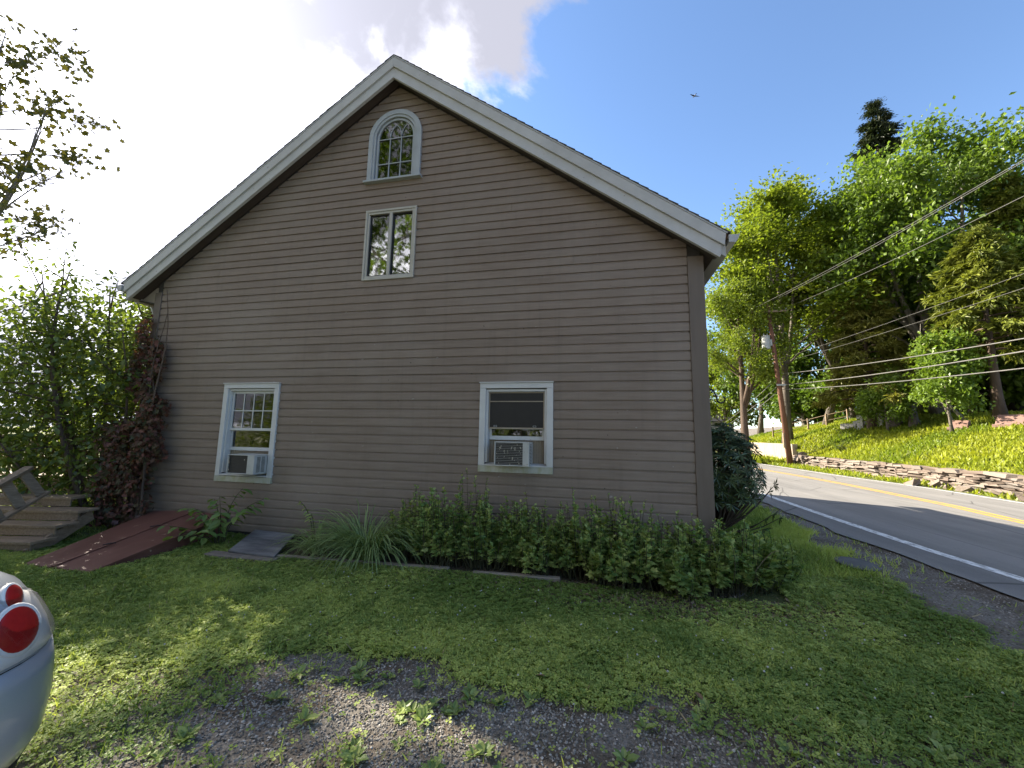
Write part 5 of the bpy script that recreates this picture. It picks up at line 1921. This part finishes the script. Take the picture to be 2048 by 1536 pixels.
cw.add(V, [np.stack([i + a * 10, i + 1 + a * 10, i + 1 + b * 10, i + b * 10], 1) for a, b in ((0, 1), (1, 2), (2, 3), (3, 0))] + [np.array([(0, 10, 20, 30)]), np.array([(39, 29, 19, 9)])])
tag(cw.build("retaining_wall", MT["concrete"]), "stained concrete retaining wall beyond the end of the stone wall", "retaining wall")

# ------------------------------------------------------------------ utility pole and wires
PB, PT = np.array((11.59, 22.2, -.05)), np.array((10.92, 22.2, 10.25))
up_ = empty("utility_pole", tuple(PB))
tag(up_, "leaning red-brown wooden utility pole with transformer and crossarm", "utility pole")


def pp(o):
    o.parent = up_
    o.matrix_parent_inverse = Matrix.Translation(-Vector(PB))
    return o


def on_pole(z):
    return PB + (PT - PB) * ((z - PB[2]) / (PT[2] - PB[2]))


pp(MB().tube([PB, lerp(PB, PT, .5), PT], [.165, .14, .11], 14).build("pole", MT["pole_wood"], smooth=True))
c = on_pole(9.78)
pp(MB().box(c[0] - 1.15, c[0] + 1.05, c[1] - .20, c[1] - .10, c[2] - .06, c[2] + .06).build("crossarm", MT["grey_wood"], bevel=.01))
for dx_ in (-1.05, .95):
    pp(MB().lathe([(.02, 0), (.035, .02), (.02, .05), (.04, .08), (.02, .13)], 10, T=(c[0] + dx_, c[1] - .15, c[2] + .06)).build("insulator", MT["transformer"], smooth=True))
pp(MB().lathe([(.02, 0), (.035, .02), (.02, .05), (.04, .08), (.02, .13)], 10, T=tuple(PT)).build("insulator", MT["transformer"], smooth=True))
t = on_pole(7.75)
pp(MB().lathe([(.05, -.43), (.22, -.43), (.235, -.41), (.235, .38), (.25, .385), (.25, .41), (.20, .45), (.05, .47)], 20, T=(t[0] - .42, t[1] - .05, t[2])).build("transformer", MT["transformer"], smooth=False))
pp(MB().box(t[0] - .22, t[0] - .05, t[1] - .09, t[1] - .01, t[2] - .2, t[2] + .2).build("transformer_bracket", MT["transformer"]))
for k in range(2):
    pp(MB().lathe([(.02, 0), (.035, .03), (.02, .06), (.03, .09), (.015, .14)], 8, T=(t[0] - .52 + .2 * k, t[1] - .05, t[2] + .46)).build("bushing", MT["transformer"]))
for z in (6.6, 6.35):
    q = on_pole(z)
    pp(MB().lathe([(.02, 0), (.05, .02), (.05, .09), (.02, .11)], 10, T=(q[0] - .18, q[1] - .06, q[2])).build("spool_insulator", MT["transformer"]))
q = on_pole(5.0)
pp(MB().bar(q + (-.18, -.15, 0), q + (.32, -.15, .0), .09, .10).build("cable_bracket", MT["transformer"]))
q = on_pole(1.6)
pp(MB().box(q[0] - .22, q[0] - .10, q[1] - .10, q[1] + .05, q[2] - .5, q[2] + .4).build("conduit_cover", MT["grey_wood"]))


def wire(label, A, Mid, r, c2=.0022, yend=-24.0, group="wires along the road"):
    A, Mid = np.array(A, float), np.array(Mid, float)
    d = A[1] - Mid[1]
    b = ((Mid[2] - A[2]) - c2 * d * d) / d
    yy = np.linspace(A[1], yend, 26)
    s = A[1] - yy
    pts = np.stack([A[0] + (Mid[0] - A[0]) * s / d, yy, A[2] + b * s + c2 * s * s], 1)
    tag(MB().tube(pts, r, 5).build("overhead_wire", MT["wire"], smooth=True), label, "wire", group)


cx_ = on_pole(9.78)
wire("thin power wire from the very top of the utility pole", (PT[0], PT[1], PT[2] + .13), (11.6, 8.2, 9.42), .009)
wire("thin power wire from the left crossarm insulator of the utility pole", (cx_[0] - 1.05, 22.05, cx_[2] + .19), (11.15, 8.0, 9.20), .009)
wire("thin power wire from the right crossarm insulator of the utility pole", (cx_[0] + .95, 22.05, cx_[2] + .19), (12.1, 8.1, 8.72), .009)
q5 = on_pole(5.7)
wire("thick topmost communication cable right of the pole", (q5[0] + .2, 22.1, 5.72), (11.9, 8.4, 4.60), .019)
wire("thick bundled communication cable, second of the low three", (q5[0] + .35, 22.1, 5.02), (11.95, 8.45, 4.25), .022)
wire("thick lowest communication cable right of the pole", (q5[0] + .2, 22.1, 4.72), (12.0, 8.6, 3.78), .018)
wire("faint service wire sloping up to the right behind the thick cables, upper one", (q5[0] + .1, 22.2, 6.66), (13.2, 9.6, 6.95), .007)
wire("faint service wire sloping up to the right behind the thick cables, lower one", (q5[0] + .1, 22.2, 6.40), (13.2, 9.6, 6.50), .007)
for k, (z, e) in enumerate(((5.5, (13.1, 37.2, 4.15)), (5.0, (13.5, 37.2, 4.0)), (4.7, (13.9, 37.2, 3.9)))):
    a = on_pole(z)
    e = np.array(e)
    tag(MB().tube(curve_pts(a, a + (e - a) * 2.4, np.array((0, 0, -.5)), 20), .022, 5).build("overhead_wire", MT["wire"], smooth=True),
        "cable dropping away behind the pole to the left, " + ("topmost", "middle", "lowest")[k] + " of three", "wire", "cables behind the pole")

# ------------------------------------------------------------------ gravestones, fence, far house, bird
def gravestone(lab, x, y, w, h, d, mat, slant, rz, base=True):
    r = empty("gravestone", (x, y, float(terrain(x, y)) - .03), rz)
    tag(r, lab, "gravestone", "gravestones on the bank")
    if base:
        MB().box(-w * .58, w * .58, -d * .62, d * .62, 0, .14).build("base", mat, r, bevel=.015)
    zb = .1405 if base else 0
    m = MB()
    m.add([(-w / 2, -d / 2, zb), (w / 2, -d / 2, zb), (w / 2, d / 2, zb), (-w / 2, d / 2, zb), (-w / 2 * .97, -d / 2 + slant, zb + h), (w / 2 * .97, -d / 2 + slant, zb + h),
           (w / 2 * .97, d / 2, zb + h), (-w / 2 * .97, d / 2, zb + h)], [[(3, 2, 1, 0), (4, 5, 6, 7), (0, 1, 5, 4), (1, 2, 6, 5), (2, 3, 7, 6), (3, 0, 4, 7)]])
    m.build("tablet", mat, r, bevel=.02)


gravestone("red granite slant gravestone near the slim dead stems", 16.5, 17.0, .62, .32, .36, MT["granite_red"], .26, rad(-58))
gravestone("larger red granite slant gravestone at the right edge", 16.7, 14.9, .80, .40, .40, MT["granite_red"], .28, rad(-58))
gravestone("low white marble gravestone behind the airy trees, leftmost", 15.5, 23.4, .8, .35, .3, MT["marble"], .02, rad(-40), False)
gravestone("long low white marble kerb on the bank crest", 16.2, 22.9, 1.3, .32, .25, MT["marble"], .02, rad(-40), False)
gravestone("white upright marble gravestone left of the thick stump", 16.2, 21.8, .35, .7, .22, MT["marble"], .03, rad(-50))
gravestone("grey upright gravestone beside the white marble kerb", 15.7, 22.6, .3, .75, .2, MT["marble"], .03, rad(-50))
gravestone("flat grey ledger stone high on the bank at the right edge", 18.6, 16.2, 1.0, .10, .5, MT["marble"], .02, rad(-50), False)
fn = empty("rail_fence", (15.2, 27.5, float(terrain(15.2, 27.5))))
tag(fn, "thin post-and-rail fence on the bank behind the utility pole", "fence")
fz = float(terrain(15.2, 27.5))
FP = [(13.6, 29.5), (14.4, 28.5), (15.2, 27.6), (16.0, 26.8), (16.9, 26.0)]
pts = []
for x, y in FP:
    z = float(terrain(x, y))
    o = MB().box(x - .04, x + .04, y - .04, y + .04, z - .1, z + .95).build("post", MT["grey_wood"], fn)
    o.matrix_parent_inverse = Matrix.Translation((-15.2, -27.5, -fz))
    pts.append((x, y, z))
for h in (.45, .85):
    for a, b in zip(pts[:-1], pts[1:]):
        o = MB().tube([(a[0], a[1], a[2] + h), (b[0], b[1], b[2] + h)], .02, 5).build("rail", MT["grey_wood"], fn)
        o.matrix_parent_inverse = Matrix.Translation((-15.2, -27.5, -fz))
fh = empty("far_house", (14.5, 62, 0), rad(20))
tag(fh, "small white house far behind the trees at the end of the road", "house")
FHM = surf("white_clapboard_far", (.62, .62, .60), (.74, .74, .72), 3, .6, (1, 1, 14), .3, 10)
MB().box(-5, 5, -3.5, 3.5, -.5, 4.2).build("wall", FHM, fh)
rf = MB().add([(-5.4, -4, 4.1), (5.4, -4, 4.1), (5.4, 4, 4.1), (-5.4, 4, 4.1), (-5.4, 0, 6.8), (5.4, 0, 6.8)], [np.array([(0, 1, 5, 4), (2, 3, 4, 5), (3, 2, 1, 0)]), np.array([(0, 4, 3), (1, 2, 5)])]).build("roof", MT["shingle"], fh)
MB().box(2.4, 3.0, -.3, .3, 6.2, 7.4).build("chimney", MT["granite_red"], rf)
for x in (-3.4, -1.2, 1.2, 3.4):
    w_ = frame_rect(MB(), x - .5, x + .5, 1.3, 2.8, .09, -3.56, -3.505).build("window", MT["white"], fh)
    MB().box(x - .41, x + .41, -3.54, -3.52, 1.39, 2.71).build("pane", MT["screen"], w_)
bd = MB()
for s_ in (-1, 1):
    bd.add([(0, -.10, 0), (0, .08, 0), (s_ * .30, .05, .06), (s_ * .30, -.07, .055), (s_ * .62, -.10, .0), (0, 0, .02), (s_ * .3, 0, .075)],
           [np.array([(0, 5, 6, 3), (5, 1, 2, 6)]), np.array([(3, 6, 4), (6, 2, 4), (0, 3, 1), (3, 2, 1), (3, 4, 2)])])
bird = empty("bird", (10.4, 35.0, 37.5), rad(25))
tag(bird, "small dark bird gliding high in the blue sky", "bird")
MB().tube([(0, .22, 0), (0, .12, .01), (0, -.05, 0), (0, -.2, 0), (0, -.34, -.005)], [.01, .045, .055, .03, .04], 8).build("body", MT["black_iron"], bird, smooth=True)
bd.build("wings", MT["black_iron"], bird)

# ------------------------------------------------------------------ lantern on a scroll bracket, right wall
br_ = empty("scroll_bracket", (1.385, 1.6, 2.40))
tag(br_, "black wrought-iron scroll bracket on the right house wall", "bracket")
m = MB()
aa = np.linspace(0, 1, 12)
pts = [(1.39 + .42 * t, 1.6, 2.43 + .03 * math.sin(t * 3.1)) for t in aa] + [(1.85 + .05 * t, 1.6, 2.42 - .12 * t) for t in aa[1:]]
pts += [(1.96 - .06 * math.cos(q), 1.6, 2.26 - .055 * math.sin(q)) for q in np.linspace(.3, 4.2, 12)]
m.tube(pts, .013, 7)
m.tube([(1.815 + (.035 - .003 * q) * math.cos(q), 1.6, 2.385 + (.035 - .003 * q) * math.sin(q)) for q in np.linspace(0, 7, 18)], .009, 6)
m.box(1.376, 1.392, 1.56, 1.64, 2.28, 2.55)
o = m.build("scroll", MT["black_iron"], br_, smooth=False)
o.matrix_parent_inverse = Matrix.Translation((-1.385, -1.6, -2.40))
ln = empty("lantern", (1.78, 2.1, 2.06))
tag(ln, "grey carriage lantern hanging beyond the right house corner", "lantern")
m = MB()
m.lathe([(.01, .52), (.03, .53), (.012, .58), (.004, .66)], 8)
m.lathe([(.03, .50), (.13, .42), (.135, .41), (.03, .405)], 6)
m.lathe([(.02, 0), (.06, .02), (.075, .05), (.02, .055)], 6)
for k in range(6):
    a = k * math.pi / 3
    m.bar((.072 * math.cos(a), .072 * math.sin(a), .05), (.118 * math.cos(a), .118 * math.sin(a), .41), .012, .012)
m.build("frame", MT["transformer"], ln)
m = MB().lathe([(.064, .056), (.108, .404)], 6)
m.build("glass", MT["lantern_glass"], ln)
MB().lathe([(.01, .06), (.014, .08), (.014, .2), (.03, .24), (.03, .3), (.01, .33)], 10).build("bulb", MT["petal"], ln, smooth=True)
m = MB().tube([(-.405, 0, .62), (-.2, 0, .70), (0, 0, .66)], .01, 6)
m.build("hanger", MT["black_iron"], ln)

# ------------------------------------------------------------------ parked car, rear right corner at the left edge
car = empty("parked_car", (-2.04, -4.75, -.01), rad(180))
tag(car, "silver-blue sedan whose round red tail lamps show at the left edge", "car")
PAINT = NT("silver_blue_car_paint")
_n = PAINT.noise(PAINT.gpos(), 400, 2)
CARP = PAINT.principled(PAINT.mix(_n, (.36, .40, .45), (.44, .475, .52)), .30, None, .45, .5, .6)
BLACKP = surf("black_trim_plastic", (.02, .02, .02), (.035, .035, .035), 30, .5, bump=.1)
RUBBER = surf("tyre_rubber", (.015, .015, .015), (.03, .03, .03), 20, .8, bump=.2)
ALLOY = surf("wheel_alloy", (.40, .40, .41), (.5, .5, .51), 10, .3, metal=.8, bump=0)
CARGLASS = surf("tinted_car_glass", (.015, .018, .02), (.02, .022, .024), 3, .08, bump=0, spec=.6)
_t = NT("red_lamp_lens")
REDL = _t.principled(_t.mix(_t.noise(_t.gpos(), 60, 3), (.30, .006, .008), (.46, .016, .016)), .34, None, 0, .35, .12)
_t = NT("lamp_reflector")
CHROME = _t.principled(_t.mix(_t.noise(_t.gpos(), 25, 2), (.66, .66, .66), (.80, .80, .80)), .6, None, .1, .5)
LENS = glass_mat("clear_lamp_lens", (.97, .98, .99), .0, .7)


def outline(w, xr, xf, rc, n=8, rf_=.5):
    """plan outline (x forward): half width w, rear end xr, front end xf, corner radius rc"""
    pts = []
    for cx, cy_, r, a0 in ((xr + rc, w - rc, rc, 90), (xr + rc, -w + rc, rc, 180), (xf - rf_, -w + rf_, rf_, 270), (xf - rf_, w - rf_, rf_, 0)):
        for k in range(n + 1):
            a = rad(a0 + 90 * k / n)
            pts.append((cx + r * math.cos(a), cy_ + r * math.sin(a)))
    return pts


def zloft(mb, levels, cap=True):
    V, n = [], None
    for z, (w, xr, xf, rc) in levels:
        o_ = outline(w, xr, xf, rc)
        # slight bow of the rear face
        o_ = [(x - .05 * (1 - (y / w) ** 2) if x < xr + .3 else x, y) for x, y in o_]
        n = len(o_)
        V += [(x, y, z) for x, y in o_]
    Q = []
    for i in range(len(levels) - 1):
        for k in range(n):
            Q.append((i * n + k, i * n + (k + 1) % n, (i + 1) * n + (k + 1) % n, (i + 1) * n + k))
    P = [np.array(Q)]
    if cap:
        P += [np.arange(n)[None, ::-1], (np.arange(n) + (len(levels) - 1) * n)[None, :]]
    mb.add(V, P)
    return mb


# the rear end of the car is at local x = 0.05, its nose at 4.85
zloft(MB(), [(.20, (.78, .16, 4.70, .30)), (.30, (.84, .11, 4.76, .32)), (.40, (.865, .085, 4.80, .33))]).build("lower_valance", BLACKP, car, smooth=True)
body = zloft(MB(), [(.402, (.868, .082, 4.80, .33)), (.46, (.882, .058, 4.83, .33)), (.58, (.890, .048, 4.85, .33)), (.70, (.888, .056, 4.84, .33)), (.765, (.884, .072, 4.80, .33))]).build("bumper_band", CARP, car, smooth=True)
zloft(MB(), [(.7655, (.872, .084, 4.70, .33)), (.7715, (.872, .086, 4.70, .33))], False).build("body_seam", BLACKP, car, smooth=True)
zloft(MB(), [(.772, (.880, .082, 4.72, .33)), (.85, (.868, .10, 4.60, .34)), (.93, (.845, .125, 4.40, .36)), (1.00, (.82, .15, 4.0, .40)), (1.04, (.78, .20, 3.6, .43))]).build("upper_body", CARP, car, smooth=True)
zloft(MB(), [(1.041, (.74, .75, 3.55, .25)), (1.15, (.70, .95, 3.15, .25)), (1.34, (.60, 1.30, 2.65, .25))], True).build("greenhouse", CARGLASS, car, smooth=True)
zloft(MB(), [(1.341, (.60, 1.28, 2.66, .25)), (1.40, (.57, 1.36, 2.52, .25)), (1.43, (.48, 1.5, 2.35, .25))]).build("roof_panel", CARP, car, smooth=True)
for x in (1.0, 3.85):
    for s_ in (-1, 1):
        tyre = MB().lathe([(.20, -.10), (.30, -.105), (.325, -.08), (.325, .08), (.30, .105), (.20, .10)], 28, axis='y', T=(x, s_ * .80, .325)).build("tyre", RUBBER, car, smooth=True)
        MB().lathe([(.02, -.05), (.19, -.09), (.205, -.10), (.205, .10), (.19, .09), (.02, .05)], 20, axis='y', T=(x, s_ * .80, .325)).build("rim", ALLOY, tyre)


def corner_pt(y_side, a, z, push=0.0):
    """point on the rear corner; a in degrees from straight back (0) to straight sideways (90); y_side -1 = right"""
    prof = [(.772, (.880, .082, .33)), (.85, (.868, .10, .34)), (.93, (.845, .125, .36)), (1.00, (.82, .15, .40)), (1.04, (.78, .20, .43))]
    zs = [p_[0] for p_ in prof]
    w, xr, rc = (float(np.interp(z, zs, [p_[1][k] for p_ in prof])) for k in range(3))
    d = np.array((-math.cos(rad(a)), math.sin(rad(a)) * y_side, 0))
    c_ = np.array((xr + rc, y_side * (w - rc), z))
    p_ = c_ + d * (rc + push)
    if a <= 0:
        p_ = np.array((xr - push, y_side * (w - rc - (-a) * .006), z))
        d = np.array((-1.0, 0, 0))
    bow = .05 * (1 - (p_[1] / w) ** 2) if p_[0] < xr + .3 else 0
    return p_ - np.array((bow, 0, 0)), d


for sd, nm in ((1, "tail_lamp"), (-1, "tail_lamp")):
    # local -x is the back; the car is turned round, so local +y is the world -y side
    lamp = empty("tail_lamp", (.15, sd * .75, .88), 0, car)
    LI = Matrix.Translation((-.15, -sd * .75, -.88))

    def lp(o):
        o.parent = lamp
        o.matrix_parent_inverse = LI
        return o
    # chrome bowl and clear cover follow the corner
    for nm2, push, mt in (("reflector", .004, CHROME), ("lens_cover", .028, LENS)):
        V, Q = [], []
        AA = np.linspace(-22, 66, 16)
        ZZ = np.linspace(.782, 1.02, 8)
        for z in ZZ:
            for a in AA:
                aa_ = a if z < .97 else min(a, 52)
                e_ = min(1.0, (a + 22) / 14.0, (66 - a) / 14.0, (z - .782) / .03, (1.02 - z) / .03)
                V.append(corner_pt(sd, aa_, z, .004 + (push - .004) * max(e_, 0.0) ** .5)[0])
        for i in range(7):
            for k in range(15):
                q = i * 16 + k
                f = (q, q + 1, q + 17, q + 16)
                Q.append(f if sd < 0 else f[::-1])
        lp(MB().add(V, [np.array(Q)]).build(nm2, mt, smooth=True))
    for z, a, r in ((.890, 25, .090), (.990, 38, .052)):
        c_, d = corner_pt(sd, a, z, .009)
        d = unit(d + np.array((0, 0, .30)))
        t1 = unit(np.cross(d, (0, 0, 1)))
        t2 = np.cross(t1, d)
        Rm = np.stack([t1, t2, d], 1)
        lp(MB().lathe([(r * 1.0, -.012), (r * 1.05, .003), (r * 1.0, .006)], 28, R=Rm, T=c_).build("lamp_ring", CHROME, smooth=True))
        lp(MB().lathe([(r * .99, -.010), (r * .985, .002), (r * .80, .010), (r * .45, .016), (r * .05, .019)], 28, R=Rm, T=c_).build("red_lamp", REDL, smooth=True))
